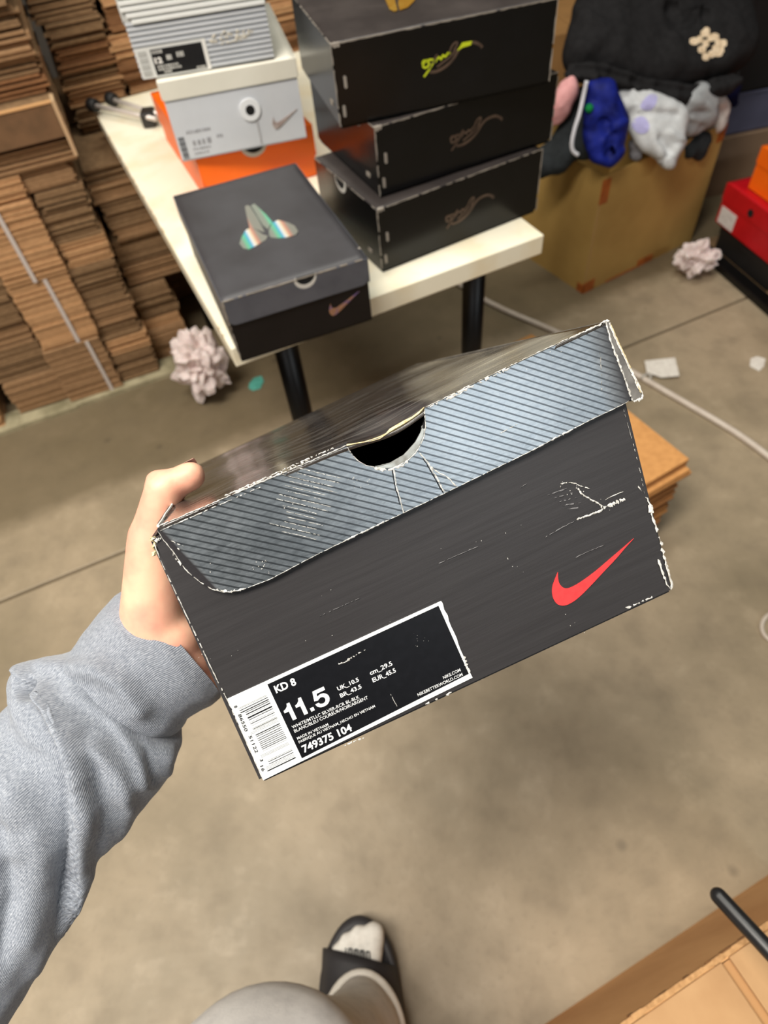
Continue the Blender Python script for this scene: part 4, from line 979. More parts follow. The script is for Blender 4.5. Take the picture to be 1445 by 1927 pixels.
for k in range(60):
    x = .128 + rnd.random() * .075; z = .042 + .010 * rnd.uniform(-1, 1) * (1 - abs(x - .16) / .06)
    bmesh.ops.create_icosphere(b, subdivisions=1, radius=rnd.uniform(.0012, .0028), matrix=Matrix.Translation((x, -.0026, z)))
obj('scuffed_patch', b, mat('scuff_beige', (196, 190, 176), .9), grey)['kind'] = 'stuff'

# ---- slim folded stand lying on the back of the table
stand = empty('folding_stand', tuple(at_z(285, 235, TZ)), 0, 'two slim chrome rods with black rubber tips sticking out past the table edge', 'stand')
for (a, c) in (((176, 198), (283, 222)), ((211, 187), (292, 213))):
    p, q = at_z(*a, TZ + .024) - stand.location, at_z(*c, TZ + .024) - stand.location
    q = p + (q - p) * 1.1; d = (p - q).normalized()
    obj('rod', tube([q, p], .0055, 12), mat('chrome_rod', (206, 196, 188), .3, metal=.2), stand, True)
    obj('rubber_tip', tube([p - d * .012, p - d * .008, p + d * .012, p + d * .016], [.009, .0155, .0155, .011], 14), mat('black_rubber', (16, 15, 15), .6), stand, True)
b = boxmesh(-.016, .016, -.022, .022, .0, .034, .005); obj('hinge', b, mat('dark_hinge', (40, 38, 36), .5), stand)

# ------------------------------------------------------------------ flattened carton stacks
SY = math.radians(17.5); SU = Vector((math.cos(SY), math.sin(SY), 0)); SN = Vector((math.sin(SY), -math.cos(SY), 0)); S0 = Vector((-1.13, 1.555, 0))
def kraft(name, a, b_, rand=.07):
    return mat(name, a, .85, vary=(70, b_, .35, .7), bump=(260, .25, .0012), kind='Position', stretch=(1, 1, 5), rand=rand, spec=.15)
M_K = [kraft('kraft_dark', (140, 112, 82), (118, 92, 66)), kraft('kraft_mid', (160, 126, 92), (138, 108, 78)), kraft('kraft_light', (192, 150, 108), (170, 130, 92)), kraft('kraft_red', (146, 106, 72), (124, 88, 60))]
unit = {}
def sheet_mesh(k):
    if k in unit: return unit[k]
    bm = boxmesh(0, 1, 0, 1, 0, 1); me = bpy.data.meshes.new('cardboard_sheet'); bm.to_mesh(me); bm.free(); me.materials.append(M_K[k]); unit[k] = me
    return me
ORD = ['first', 'second', 'third', 'fourth', 'fifth', 'sixth', 'seventh', 'eighth', 'ninth', 'tenth', 'eleventh', 'twelfth', 'thirteenth']
rs_ = random.Random(12)
def sheets(root, s0, s1, off, z0, z1, th, mi, depth=.40, jit=.004, skew=0.0):
    n = max(1, round((z1 - z0) / th)); t = (z1 - z0) / n
    for k in range(n):
        o_ = bpy.data.objects.new('cardboard_sheet', sheet_mesh(mi)); COL.objects.link(o_); o_.parent = root
        j0, j1, jf = rs_.uniform(-jit, jit), rs_.uniform(-jit, jit), rs_.uniform(-jit, jit)
        o_.location = (j0 + skew * k * t, -off + jf, z0 + k * t); o_.scale = ((s1 - s0) + j1 - j0, depth, t * rs_.uniform(.84, .96)); o_.rotation_euler = (0, 0, rs_.uniform(-.004, .004))
def bundle(s0, s1, z0, z1, off, mi, label, th=.0056, strap=None, jit=.004, group='bundles of flattened cartons'):
    p = S0 + SU * s0; t = empty('carton_bundle', (p.x, p.y, z0), SY, label, 'cardboard', group)
    sheets(t, s0, s1, off, 0, z1 - z0, th, mi, jit=jit)
    if strap is not None:
        obj('strap', boxmesh(strap - s0 - .005, strap - s0 + .005, -off - jit - .0024, -off - jit - .0012, .0, z1 - z0), mat('white_strap', (196, 186, 180), .5), t)
    return t
def column(name, s0, s1, off, zs, mis, where, straps=None, jit=.004):
    for i, (a, c) in enumerate(zip(zs, zs[1:])):
        j = rs_.uniform(-.012, .012); jo = rs_.uniform(-.008, .008)
        bundle(s0 + j, s1 + j * .5, a, c - .0015, off + jo, mis[i % len(mis)], f'bundle of flattened cartons, {ORD[i]} from the floor in the {where}', strap=straps[i] if straps else None, jit=jit)
bundle(-.40, .02, 0, .115, .035, 2, 'low pile of flattened cartons on the floor at the far left of the stacks', jit=.006)
bundle(.07, .30, .004, .125, .012, 1, 'crooked bundle of flat cartons at floor level beside the dark gap')
column('a1', -.36, .222, .0, (.128, .225, .30, .385, .455, .53, .60, .655), (0, 1, 0, 0, 1, 1, 0), 'leftmost dark column')
column('a2', .224, .382, .028, (0.004, .20, .405, .60), (1, 2, 2), 'white strapped column', straps=(.346, .326, .304), jit=.003)
bundle(.18, .385, .6015, .655, .02, 2, 'light bundle of flat cartons lying over the strapped column')
column('a3', .386, .505, .012, (0, .065, .11, .16, .20, .27, .345, .40, .47, .55, .60, .655), (0, 0, 2, 0, 1, 0, 0, 2, 0, 0, 1), 'column left of the black seam', jit=.006)
flapb = bundle(-.36, .528, .657, .722, .02, 1, 'wide bundle of flat cartons with pale rims just under the folded flap', jit=.006)
flap = bundle(-.36, .532, .724, .79, .035, 0, 'carton bundle with one dark flap folded down over its front')
obj('hanging_flap', boxmesh(.1, .885, -.0445, -.041, -.006, .066), mat('smooth_kraft', (112, 82, 54), .75, vary=(30, (98, 72, 46), .4, .7), kind='Position'), flap)
obj('flap_edge_light_strip', boxmesh(.1, .885, -.047, -.034, .064, .0672), mat('lit_kraft_edge', (196, 150, 100), .8), flap); obj('flap_edge_light_strip', boxmesh(.885, .893, -.047, .0, -.05, .067), mat('lit_kraft_side', (186, 156, 120), .8), flap)  # pale strips paint in the light on the top and right edges
column('a5', -.36, .53, .0, (.793, .835, .87, .915, .96, 1.0, 1.06), (3, 0, 1, 0, 0, 1), 'wide column above the folded flap', jit=.009)
column('b1', .50, .622, -.05, (0, .055, .115, .15, .20, .26), (1, 1, 2, 0, 0), 'low column beside the seam', jit=.004)
column('b2', .525, .90, -.06, (.263, .33, .40, .44, .51, .56, .60), (1, 0, 1, 0, 1, 0), 'column under the table edge', jit=.005)
column('b3', .556, .700, -.27, (.604, .66, .715, .745, .80, .85, .90, .96, 1.05), (0, 2, 0, 3, 0, 0, 3, 0), 'upper column behind the chrome rods', jit=.008)
column('b4', .706, 1.25, -.275, (.562, .64, .70, .745, .80, .86, .92, 1.05), (0, 2, 3, 2, 3, 2, 0), 'rightmost column behind the grey box', jit=.006)
bundle(.52, .70, .0, .602, -.36, 0, 'tall dark carton bundle set back under the upper column')
# ---- flattened cartons on the floor behind the held box
def kraft_pile(name, label, corner, du, dv, wu, wv, zs, jit, mi_list, grp=None):
    ang = math.atan2(du.y, du.x); t = empty(name, (corner.x, corner.y, zs[0]), ang, label, 'cardboard', grp)
    n = len(zs) - 1
    for k in range(n):
        o_ = bpy.data.objects.new('cardboard_sheet', sheet_mesh(mi_list[k % len(mi_list)])); COL.objects.link(o_); o_.parent = t
        a, c = rs_.uniform(-jit, jit), rs_.uniform(-jit, jit)
        o_.location = (a, c, zs[k] - zs[0]); o_.scale = (wu, wv, (zs[k + 1] - zs[k]) * .93); o_.rotation_euler = (0, 0, rs_.uniform(-.012, .012))
    return t
du = Vector((-.905, -.425, 0)).normalized(); dv = Vector((-.155, .50, 0)).normalized()
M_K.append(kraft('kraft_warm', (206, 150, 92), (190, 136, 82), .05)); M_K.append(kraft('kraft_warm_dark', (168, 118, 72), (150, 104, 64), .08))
cor = Vector((.657, .858, 0)); dx = du * -1                           # local x points right, so sheets extend from the far left
def pile_at(label, inset, z0, z1, th, mi):
    n = round((z1 - z0) / th); c = cor + du * (.27 + inset) + dv * .004
    return kraft_pile('carton_bundle', label, c + Vector((0, 0, 0)), dx, dv, .27, .52, [z0 + (z1 - z0) * k / n for k in range(n + 1)], .006, mi)
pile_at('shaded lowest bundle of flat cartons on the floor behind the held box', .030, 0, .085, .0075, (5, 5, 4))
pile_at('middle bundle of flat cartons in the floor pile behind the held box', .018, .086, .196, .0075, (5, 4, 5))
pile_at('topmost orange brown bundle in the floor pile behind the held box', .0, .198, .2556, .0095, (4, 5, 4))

# ------------------------------------------------------------------ big carton full of clothes
M_OLDCARD = mat('ochre_cardboard', (182, 148, 82), .75, vary=(5, (164, 130, 68), .35, .7), bump=(160, .15, .001), kind='Position')
M_TAPE = mat('brown_tape', (176, 96, 38), .35, vary=(30, (140, 72, 28), .4, .7))
CYAW = math.radians(26.6); cw_, cdp, chh = .50, .42, .385
carton = empty('cardboard_carton', (.742, 1.824, 0), CYAW, 'large ochre cardboard carton overflowing with clothes, right of the table', 'carton')
for nm, q in (('front_panel', (0, cw_, 0, .004, 0, chh)), ('back_panel', (0, cw_, cdp - .004, cdp, 0, chh)), ('side_panel', (0, .004, .004, cdp - .004, 0, chh)), ('side_panel', (cw_ - .004, cw_, .004, cdp - .004, 0, chh)), ('bottom_panel', (.004, cw_ - .004, .004, cdp - .004, 0, .004))):
    obj(nm, boxmesh(*q), M_OLDCARD, carton)
for q in ((-.0012, .045, -.0012, .002, .0, .04), (-.0012, .030, -.0012, .002, chh - .085, chh - .012), (.24, .31, -.0012, .002, .0, .026), (cw_ - .03, cw_ + .001, -.0012, .002, chh - .05, chh), (-.0012, .002, -.0012, .03, .0, .03), (.10, .235, -.0012, .002, .0, .007)):
    obj('tape_strip', boxmesh(*q), M_TAPE, carton)
obj('edge_crease', boxmesh(-.001, .003, -.001, .003, .05, chh - .06), mat('worn_card', (178, 142, 88), .8), carton)

def folds(amp, sc, seed, dirv=(1, 1, 1)):
    def f(p):
        q = Vector((p.x * dirv[0], p.y * dirv[1], p.z * dirv[2])) * sc + Vector((seed, seed * .7, 0))
        n = 1 - abs(mnoise.noise(q)) * 2.2; n2 = mnoise.noise(q * 2.3)
        return amp * (n * .7 + n2 * .5)
    return f
def cloth(name, label, cat, shapes, m, voxel=.010, amp=.014, sc=9, seed=1, dirv=(1, 1, 1), group='clothes heaped on the ochre carton', smooth=4):
    o = blob(name, shapes, voxel, smooth, m, None, folds(amp, sc, seed, dirv))
    return tag(o, label, cat, group)
def fab(name, c, c2, rough=.9, sc=60): return mat(name, c, rough, vary=(sc, c2, .35, .7), bump=(300, .25, .001), kind='Position', spec=.15)
M_HOOD = fab('black_fleece', (36, 35, 36), (28, 27, 28)); M_BLUE = fab('royal_blue_knit', (24, 36, 126), (10, 16, 66), .6, 22); M_NAVY = fab('navy_cloth', (16, 20, 58), (12, 14, 40))
M_JER = fab('white_mesh_jersey', (206, 207, 208), (190, 192, 194), .55); M_GRYC = fab('grey_jersey', (164, 166, 168), (148, 150, 152), .7); M_PINK = fab('pink_knit', (226, 168, 168), (210, 150, 150)); M_DKG = fab('dark_grey_cloth', (48, 52, 54), (40, 43, 45)); M_GREEN = fab('green_cloth', (20, 120, 62), (14, 96, 48)); M_BAG = fab('white_plastic_bag', (222, 216, 210), (206, 200, 194), .4)
E3 = lambda px, py, y: at_y(px, py, y)
def inside(p, poly):
    c = False
    for (x0, y0), (x1, y1) in zip(poly, poly[1:] + poly[:1]):
        if (y0 > p[1]) != (y1 > p[1]) and p[0] < (x1 - x0) * (p[1] - y0) / (y1 - y0) + x0: c = not c
    return c
def drape(name, label, cat, poly, ydep, m, r=.026, creases=(), amp=.007, sc=16, seed=1, dirv=(1, 1, 1), voxel=.0075):
    """a thick bunch of cloth hanging inside an outline; ydep gives how far back each point of it lies"""
    rnd = random.Random(seed); sh = []; xs = [p[0] for p in poly]; ys = [p[1] for p in poly]; loop = poly + poly[:1]; step = 11
    y = min(ys)
    while y <= max(ys):
        x = min(xs)
        while x <= max(xs):
            q = (x + rnd.uniform(-3, 3), y + rnd.uniform(-3, 3))
            yd = ydep(*q); rp = r * F_PX / (yd * 1.06)
            if inside(q, poly):
                ds = pl_dist(q, loop)[0]
                rr_ = min(r, max(.010, ds * yd * 1.06 / F_PX))
                if ds > 5: sh.append((at_y(q[0], q[1], yd + rnd.uniform(-.006, .006)), (rr_, rr_ * 1.1, rr_), None, 2))
            x += step
        y += step
    fo = folds(amp, sc, seed, dirv); nrm_of = [Vector((0, 0, 0))]
    cr = [(pl, h, rc, min(a[0] for a in pl) - 2.5 * rc, max(a[0] for a in pl) + 2.5 * rc, min(a[1] for a in pl) - 2.5 * rc, max(a[1] for a in pl) + 2.5 * rc) for pl, h, rc in creases]
    def rough(p):
        d = fo(p)
        if not creases or (p - CAM_P).dot(nrm_of[0]) > 0: return d
        q = to_px(p)
        for pl, h, reach, x0, x1, y0, y1 in cr:
            if not (x0 < q[0] < x1 and y0 < q[1] < y1): continue
            ds = pl_dist(q, pl)[0]
            if ds < reach * 2.5: d += h * math.exp(-(ds / reach) ** 2)
        return d
    o = blob(name, sh, voxel, 9, m, None, rough)
    return tag(o, label, cat, 'clothes heaped on the ochre carton')
hang = lambda y0, k, ref, kx=0.0, rx=0: (lambda x, y: y0 - k * max(0, (y - ref)) / 100 + kx * (x - rx) / 100)
hood = drape('hoodie', 'black hoodie with a cream print, crumpled on top of the clothes heap', 'hoodie',
      [(1060, 118), (1068, 70), (1085, 20), (1100, -50), (1300, -60), (1385, -20), (1412, 40), (1422, 75), (1410, 110), (1360, 140), (1290, 158), (1220, 158), (1120, 138), (1075, 135)], lambda x, y: 1.99 + .16 * (1 - max(0, min(1, y / 150))) + .05 * (x - 1240) / 180, M_HOOD, .055,
      [([(1090, 20), (1140, 60), (1100, 95)], .012, 12), ([(1170, 10), (1165, 80), (1180, 135)], .012, 14), ([(1262, 20), (1275, 45), (1320, 30)], -.030, 14), ([(1240, 0), (1250, 30), (1290, 52)], .012, 9), ([(1265, 70), (1280, 110), (1320, 130)], .012, 12), ([(1380, 40), (1400, 90), (1360, 120)], .012, 12)], amp=.006, sc=5, seed=4, voxel=.011)
drape('sweater', 'black sweater hem spread flat beneath the black hoodie', 'sweater',
      [(1045, 140), (1060, 118), (1130, 122), (1220, 150), (1300, 160), (1380, 138), (1400, 120), (1402, 150), (1370, 180), (1320, 185), (1290, 200), (1262, 198), (1200, 175), (1130, 158), (1075, 150)], lambda x, y: 1.95 + .06 * (x - 1240) / 180, M_HOOD, .026, [([(1060, 126), (1130, 132), (1220, 160), (1300, 172), (1390, 140)], -.012, 6), ([(1070, 142), (1140, 148), (1210, 170), (1270, 190)], .008, 6)], amp=.004, sc=12, seed=9)
from mathutils.bvhtree import BVHTree
# cream print on the hoodie: three rows of blocky strokes
dg = bpy.context.evaluated_depsgraph_get(); bmh = None
from mathutils.bvhtree import BVHTree
bv = BVHTree.FromPolygons([v.co for v in hood.data.vertices], [tuple(p.vertices) for p in hood.data.polygons])
def on_hood(px, py, off=.002):
    h = bv.ray_cast(CAM_P, ray(px, py).normalized())
    return (h[0] - ray(px, py).normalized() * off) if h[0] else at_y(px, py, 1.9)
HP = lambda x, y: (1290 + x / 13.14, 30 + y / 13.14)
M_CREAMP = mat('cream_print', (240, 216, 184), .7, vary=(120, (214, 186, 150), .45, .65))
for row in ([(130, 610, 300, 640), (300, 600, 400, 560), (400, 480, 560, 380), (480, 320, 560, 420)], [(330, 860, 480, 800), (440, 720, 560, 640), (560, 600, 690, 480), (640, 470, 800, 560), (760, 640, 850, 660)], [(430, 1010, 560, 1010), (580, 960, 700, 920), (680, 820, 820, 780), (800, 850, 930, 820), (880, 640, 1000, 700), (700, 900, 880, 930)]):
    for (xa, ya, xb, yb) in row:
        b_ = bmesh.new(); g = []
        cx, cy = (xa + xb) / 2, (ya + yb) / 2; R1 = max(84, abs(xb - xa) * .72); R2 = 96
        n = 12
        ctr = b_.verts.new(on_hood(*HP(cx, cy), .004)); ring = [b_.verts.new(on_hood(*HP(cx + R1 * math.cos(2 * math.pi * k / n) ** 1 * (1.1 if k % 3 else .9), cy + R2 * math.sin(2 * math.pi * k / n)), .003)) for k in range(n)]
        for k in range(n): b_.faces.new((ctr, ring[k], ring[(k + 1) % n]))
        obj('printed_letter', b_, M_CREAMP, hood)
jk = drape('jacket', 'dark grey jacket with white piping hanging over the left side of the carton', 'jacket',
      [(1088, 165), (1112, 150), (1122, 200), (1118, 260), (1122, 300), (1085, 300), (1060, 325), (1015, 338), (1000, 322), (1002, 290), (1035, 262), (1062, 215)], hang(1.93, .05, 200, -.03, 1060), M_DKG, .026, amp=.003, seed=11)
drape('shirt', 'pink knit sleeve hanging beside the stack of black boxes', 'shirt', [(1058, 150), (1082, 140), (1090, 165), (1078, 205), (1050, 240), (1030, 248), (1034, 190)], hang(1.88, .0, 200), M_PINK, .022, amp=.0025, seed=10)
drape('jersey', 'royal blue garment hanging over the front corner of the ochre carton', 'shirt',
      [(1105, 150), (1150, 150), (1168, 190), (1182, 225), (1178, 270), (1165, 305), (1140, 314), (1115, 300), (1104, 262), (1098, 200)], hang(1.87, .05, 180), M_BLUE, .030, [([(1148, 160), (1150, 210), (1172, 232)], .010, 8), ([(1112, 200), (1104, 250), (1120, 296), (1148, 308), (1172, 286)], .012, 7), ([(1135, 232), (1150, 258), (1146, 290)], -.018, 9), ([(1168, 232), (1150, 246), (1136, 268)], .009, 5)], amp=.003, sc=8, seed=3)
drape('shirt', 'small green cloth tucked beside the royal blue garment', 'shirt', [(1098, 196), (1110, 192), (1124, 208), (1112, 220), (1097, 226)], hang(1.825, .0, 200), M_GREEN, .012, amp=.002, seed=2, voxel=.004)
wj = drape('jersey', 'white mesh jersey with faint violet marks draped over the carton front', 'jersey',
      [(1150, 172), (1160, 158), (1210, 168), (1275, 190), (1300, 215), (1290, 250), (1285, 275), (1268, 312), (1252, 318), (1240, 300), (1205, 280), (1180, 245), (1180, 225), (1165, 205)], hang(1.93, .06, 170), M_JER, .028, [([(1178, 224), (1220, 212), (1272, 216)], -.010, 7), ([(1185, 172), (1200, 200), (1185, 215)], -.010, 8), ([(1225, 245), (1248, 300), (1262, 312)], .010, 8), ([(1262, 250), (1285, 268), (1258, 300)], .010, 6), ([(1240, 262), (1262, 286)], -.012, 7)], amp=.003, sc=8, seed=6)
drape('shirt', 'grey jersey bunched at the right end of the ochre carton', 'shirt',
      [(1282, 176), (1320, 150), (1350, 170), (1352, 210), (1335, 245), (1300, 258), (1272, 250), (1270, 215)], hang(1.97, .0, 200, .06, 1300), M_GRYC, .030, [([(1290, 185), (1330, 200), (1345, 225)], .010, 9), ([(1280, 230), (1320, 240)], -.010, 8), ([(1300, 215), (1330, 212)], -.009, 6)], amp=.003, sc=8, seed=8)
drape('shirt', 'off white shirt end hanging at the right rim of the carton', 'shirt', [(1340, 175), (1368, 168), (1375, 205), (1366, 240), (1345, 262), (1330, 250), (1338, 215)], hang(2.05, .0, 200), M_BAG, .022, amp=.003, sc=9, seed=12)
drape('trousers', 'dark grey cloth hanging below the grey jersey over the carton rim', 'trousers', [(1282, 250), (1335, 242), (1340, 262), (1330, 306), (1292, 298), (1276, 280)], hang(2.0, .03, 250, .05, 1300), M_DKG, .020, amp=.004, seed=5)
drape('shorts', 'navy cloth at the far right under the black sweater', 'shorts', [(1360, 165), (1388, 140), (1395, 160), (1385, 205), (1366, 200)], hang(2.09, .0, 200), M_NAVY, .02, amp=.004, seed=7)
drape('sock', 'grey woollen cloth poking out between the blue garment and the white jersey', 'sock', [(1178, 262), (1196, 262), (1218, 290), (1205, 304), (1178, 300)], hang(1.90, .03, 250), mat('grey_wool', (120, 118, 122), .9, vary=(120, (92, 90, 94), .4, .7), kind='Position'), .014, amp=.004, seed=13)
bj = BVHTree.FromPolygons([v.co for v in wj.data.vertices], [tuple(p.vertices) for p in wj.data.polygons])
M_VIO = mat('violet_print', (176, 172, 216), .7)
for poly in ([(1222, 178), (1236, 180), (1234, 196), (1222, 208), (1206, 204), (1208, 192)], [(1196, 222), (1212, 220), (1222, 236), (1216, 250), (1200, 250), (1188, 236)]):
    b_ = bmesh.new(); cx = sum(p[0] for p in poly) / len(poly); cy = sum(p[1] for p in poly) / len(poly)
    def hit_j(x, y):
        h = bj.ray_cast(CAM_P, ray(x, y).normalized())
        return h[0] - ray(x, y).normalized() * .0015 if h[0] else at_y(x, y, 1.9)
    pp = catmull([(x, y, 0) for x, y in poly], 3, True); c_ = b_.verts.new(hit_j(cx, cy)); r1_ = [b_.verts.new(hit_j(cx + (p.x - cx) * .5, cy + (p.y - cy) * .5)) for p in pp]; r2_ = [b_.verts.new(hit_j(p.x, p.y)) for p in pp]
    for k in range(len(pp)):
        j = (k + 1) % len(pp); b_.faces.new((c_, r1_[k], r1_[j])); b_.faces.new((r1_[k], r2_[k], r2_[j], r1_[j]))
    obj('printed_mark', b_, M_VIO, wj, True)
pp_ = [E3(1104, 152, 1.845), E3(1098, 180, 1.84), E3(1090, 215, 1.825), E3(1082, 240, 1.815), E3(1076, 268, 1.805), E3(1078, 284, 1.80), E3(1088, 292, 1.795)]
obj('white_piping', tube(catmull(pp_, 4), .0055, 8), mat('piping_white', (206, 206, 212), .6), jk, True)

# ------------------------------------------------------------------ right: boxes on a low rail, things behind
RX = Vector((1.215, 1.955, 0)); ryaw = math.atan2(-.975, .20)           # local x runs along the row towards the camera, y into the row
def right_box(label, z0, h, s0, w, m, lid_h, notch=None, back=.0, mtop=None):
    c, s = math.cos(ryaw), math.sin(ryaw); p = RX + Vector((c, s, 0)) * s0 + Vector((-s, c, 0)) * back
    return make_box(label, (p.x, p.y, z0), ryaw, w, .34, h, lid_h, m, m, mtop, front_notch=notch, r=.010)
M_REDB = mat('red_board', (190, 8, 22), .45, vary=(12, (176, 6, 18), .4, .7)); M_BLKB = mat('black_board', (20, 19, 19), .5, vary=(12, (26, 25, 25), .4, .7))
railp = RX + Vector((math.cos(ryaw), math.sin(ryaw), 0)) * -.06
rail = empty('rack_base', (railp.x, railp.y, 0), ryaw, 'black floor rail carrying the red and black shoe boxes at the right', 'rack')
obj('rail', boxmesh(0, 1.2, -.035, .010, 0, .024, .003), M_TLEG, rail); obj('deck', boxmesh(0, 1.2, .012, .46, .004, .020, .002), mat('brown_deck', (120, 96, 66), .8, vary=(20, (100, 78, 54), .4, .7)), rail)
bb, _ = right_box('plain black shoe box at the bottom right, under the red box', .0245, .082, .005, .27, M_BLKB, .03, back=.012)
rb, _ = right_box('red shoe box with a white label, between the orange and black boxes at the right', .108, .128, -.02, .30, M_REDB, .055, notch=None)
obj('white_label', boxmesh(.010, .085, -.0022, .0004, .006, .058), mat('label_white', (214, 208, 204), .6, vary=(90, (186, 180, 176), .5, .7)), rb)
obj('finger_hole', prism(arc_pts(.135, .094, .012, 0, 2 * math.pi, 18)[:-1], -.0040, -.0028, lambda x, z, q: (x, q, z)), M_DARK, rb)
ob, _ = right_box('orange shoe box on top of the red box at the right edge', .2376, .125, .035, .30, M_ORANGE, .05, back=.03)
tanp = RX + Vector((math.cos(ryaw), math.sin(ryaw), 0)) * .33
tan_box = empty('cardboard_tray', (tanp.x, tanp.y, .0245), ryaw, 'tan cardboard tray end showing beyond the black box on the rail', 'tray')
for nm, q in (('front_panel', (0, .22, 0, .004, 0, .07)), ('side_panel', (0, .004, .004, .3, 0, .07)), ('side_panel', (.216, .22, .004, .3, 0, .07)), ('bottom_panel', (.004, .216, .004, .3, 0, .004))): obj(nm, boxmesh(*q), mat('tan_card', (206, 164, 116), .8, vary=(20, (190, 148, 100), .4, .7)), tan_box)
M_TAUPE = mat('taupe_cardboard', (138, 112, 88), .8, vary=(8, (124, 100, 78), .4, .7), bump=(160, .15, .001), kind='Position')
def plain_carton(label, loc, yaw, w, d, h, m):
    t = empty('cardboard_carton', loc, yaw, label, 'carton')
    for nm, q in (('front_panel', (0, w, 0, .004, 0, h)), ('back_panel', (0, w, d - .004, d, 0, h)), ('side_panel', (0, .004, .004, d - .004, 0, h)), ('side_panel', (w - .004, w, .004, d - .004, 0, h)), ('top_flap', (0, w / 2 - .001, 0, d, h, h + .004)), ('top_flap', (w / 2 + .001, w, 0, d, h, h + .004))): obj(nm, boxmesh(*q), m, t)
    return t
plain_carton('taupe carton standing behind the red and orange boxes', (1.27, 2.30, 0), math.radians(8), .62, .40, .205, M_TAUPE)
bin_ = empty('storage_bin', (1.30, 2.32, .21), math.radians(8), 'blue grey storage bin standing on the taupe carton', 'bin')
M_BIN = mat('blue_grey_plastic', (96, 98, 122), .5, vary=(8, (84, 86, 108), .4, .7))
obj('bin_body', boxmesh(0, .62, 0, .36, 0, .125, .008), M_BIN, bin_); obj('rim', boxmesh(-.006, .626, -.006, .366, .125, .138, .003), M_BIN, bin_)
tote = empty('storage_tote', (1.24, 2.30, .3485), math.radians(8), 'tall black storage tote on top of the blue grey bin, at the upper right', 'tote')
M_TOTE = mat('black_plastic', (10, 10, 13), .6, vary=(8, (14, 14, 18), .4, .7))
obj('tote_body', boxmesh(0, .75, 0, .40, 0, .34, .012), M_TOTE, tote); obj('lid', boxmesh(-.012, .762, -.012, .412, .34, .37, .006), M_TOTE, tote); obj('handle', boxmesh(.2, .42, -.022, -.001, .22, .24, .004), M_TOTE, tote)
for k in range(3): obj('rib', boxmesh(.05 + k * .3, .065 + k * .3, -.008, -.0005, .02, .31, .002), M_TOTE, tote)
plain_carton('brown carton just visible between the black stack and the hoodie', (.62, 2.36, 0), math.radians(10), .36, .3, .56, mat('tan_carton', (158, 116, 66), .8, vary=(8, (140, 102, 58), .4, .7), kind='Position'))
plain_carton('olive brown carton at the back above the hoodie', (.60, 2.68, 0), math.radians(10), .42, .3, .66, mat('olive_carton', (120, 96, 52), .8, vary=(8, (104, 82, 44), .4, .7), kind='Position'))
plain_carton('dark brown carton in the gap between the ochre carton and the red box', (1.14, 2.20, 0), math.radians(12), .12, .09, .115, mat('dark_brown_carton', (92, 62, 34), .85, vary=(8, (78, 52, 28), .4, .7), kind='Position'))

# ------------------------------------------------------------------ floor litter and cables
def crumple(name, label, loc, r, seed, m, sq=(1, 1, .8), cat='paper'):
    bm = bmesh.new(); bmesh.ops.create_icosphere(bm, subdivisions=4, radius=1)
    zmin = 9
    for v in bm.verts:
        d = v.co.normalized(); q = d * 2.1 + Vector((seed, 0, 0))
        k = .80 + .42 * mnoise.noise(q) + .42 * (.5 - abs(mnoise.noise(q * 1.7)) * 1.6) + .16 * (.35 - abs(mnoise.noise(q * 3.6)))
        v.co = Vector((d.x * sq[0], d.y * sq[1], d.z * sq[2])) * r * k; zmin = min(zmin, v.co.z)
    for v in bm.verts: v.co.z -= zmin
    o = obj(name, bm, m, None, False); o.location = loc
    return tag(o, label, cat)
M_TISSUE = mat('crumpled_tissue', (228, 212, 208), .75, vary=(20, (212, 194, 190), .4, .7), bump=(120, .5, .003))
M_TISSUE.node_tree.nodes['Principled BSDF'].inputs['Subsurface Weight'].default_value = .1
crumple('crumpled_paper', 'large ball of crumpled white tissue paper on the floor under the table corner', tuple(at_z(398, 752, 0)), .085, 3, M_TISSUE, (.95, .85, 1.25))
crumple('crumpled_paper', 'crumpled white tissue on the floor between the ochre carton and the black rail', tuple(at_z(1300, 520, 0)), .062, 8, M_TISSUE, (1, .8, .9))
def scrap(name, label, pts, z, m, th=.0015, cat='paper'):
    P_ = [at_z(x, y, 0) for x, y in pts]; c = sum(P_, Vector()) / len(P_); bm = bmesh.new(); rnd = random.Random(len(pts))
    add_prism(bm, [(p.x - c.x, p.y - c.y) for p in P_], z, z + th, lambda x, y, w: (x, y, w + .004 * abs(mnoise.noise(Vector((x * 60, y * 60, 1))))))
    o = obj(name, bm, m); o.location = c
    return tag(o, label, cat)
M_PAPER = mat('white_paper', (232, 226, 216), .7, vary=(80, (214, 206, 196), .4, .7))
scrap('paper_scrap', 'small square scrap of white paper on the floor near the right edge', [(1412, 676), (1424, 672), (1440, 676), (1437, 690), (1428, 699), (1410, 690)], .0005, M_PAPER)
scrap('paper_scrap', 'teal scrap of paper on the floor beside the front table leg', [(470, 722), (478, 712), (492, 708), (497, 718), (490, 732), (476, 736), (468, 731)], .0005, mat('teal_paper', (92, 176, 160), .7, vary=(60, (72, 152, 138), .4, .7)))
M_PLASTIC = mat('clear_wrap', (206, 204, 196), .3, vary=(40, (180, 178, 168), .4, .7))
crumple('plastic_wrap', 'tiny scrap of pale plastic at the foot of the carton stacks, near the seam', tuple(at_z(266, 696, 0) + Vector((0, 0, .013))), .018, 5, M_PLASTIC, (1.3, .8, .7), 'wrap')
crumple('plastic_wrap', 'tiny scrap of pale plastic on the kerb below the low carton pile', tuple(at_z(60, 770, 0) + Vector((0, 0, .013))), .014, 6, M_PLASTIC, (1.3, .8, .7), 'wrap')
M_CABLE = mat('white_cable', (206, 194, 180), .5, vary=(30, (192, 178, 164), .4, .7))
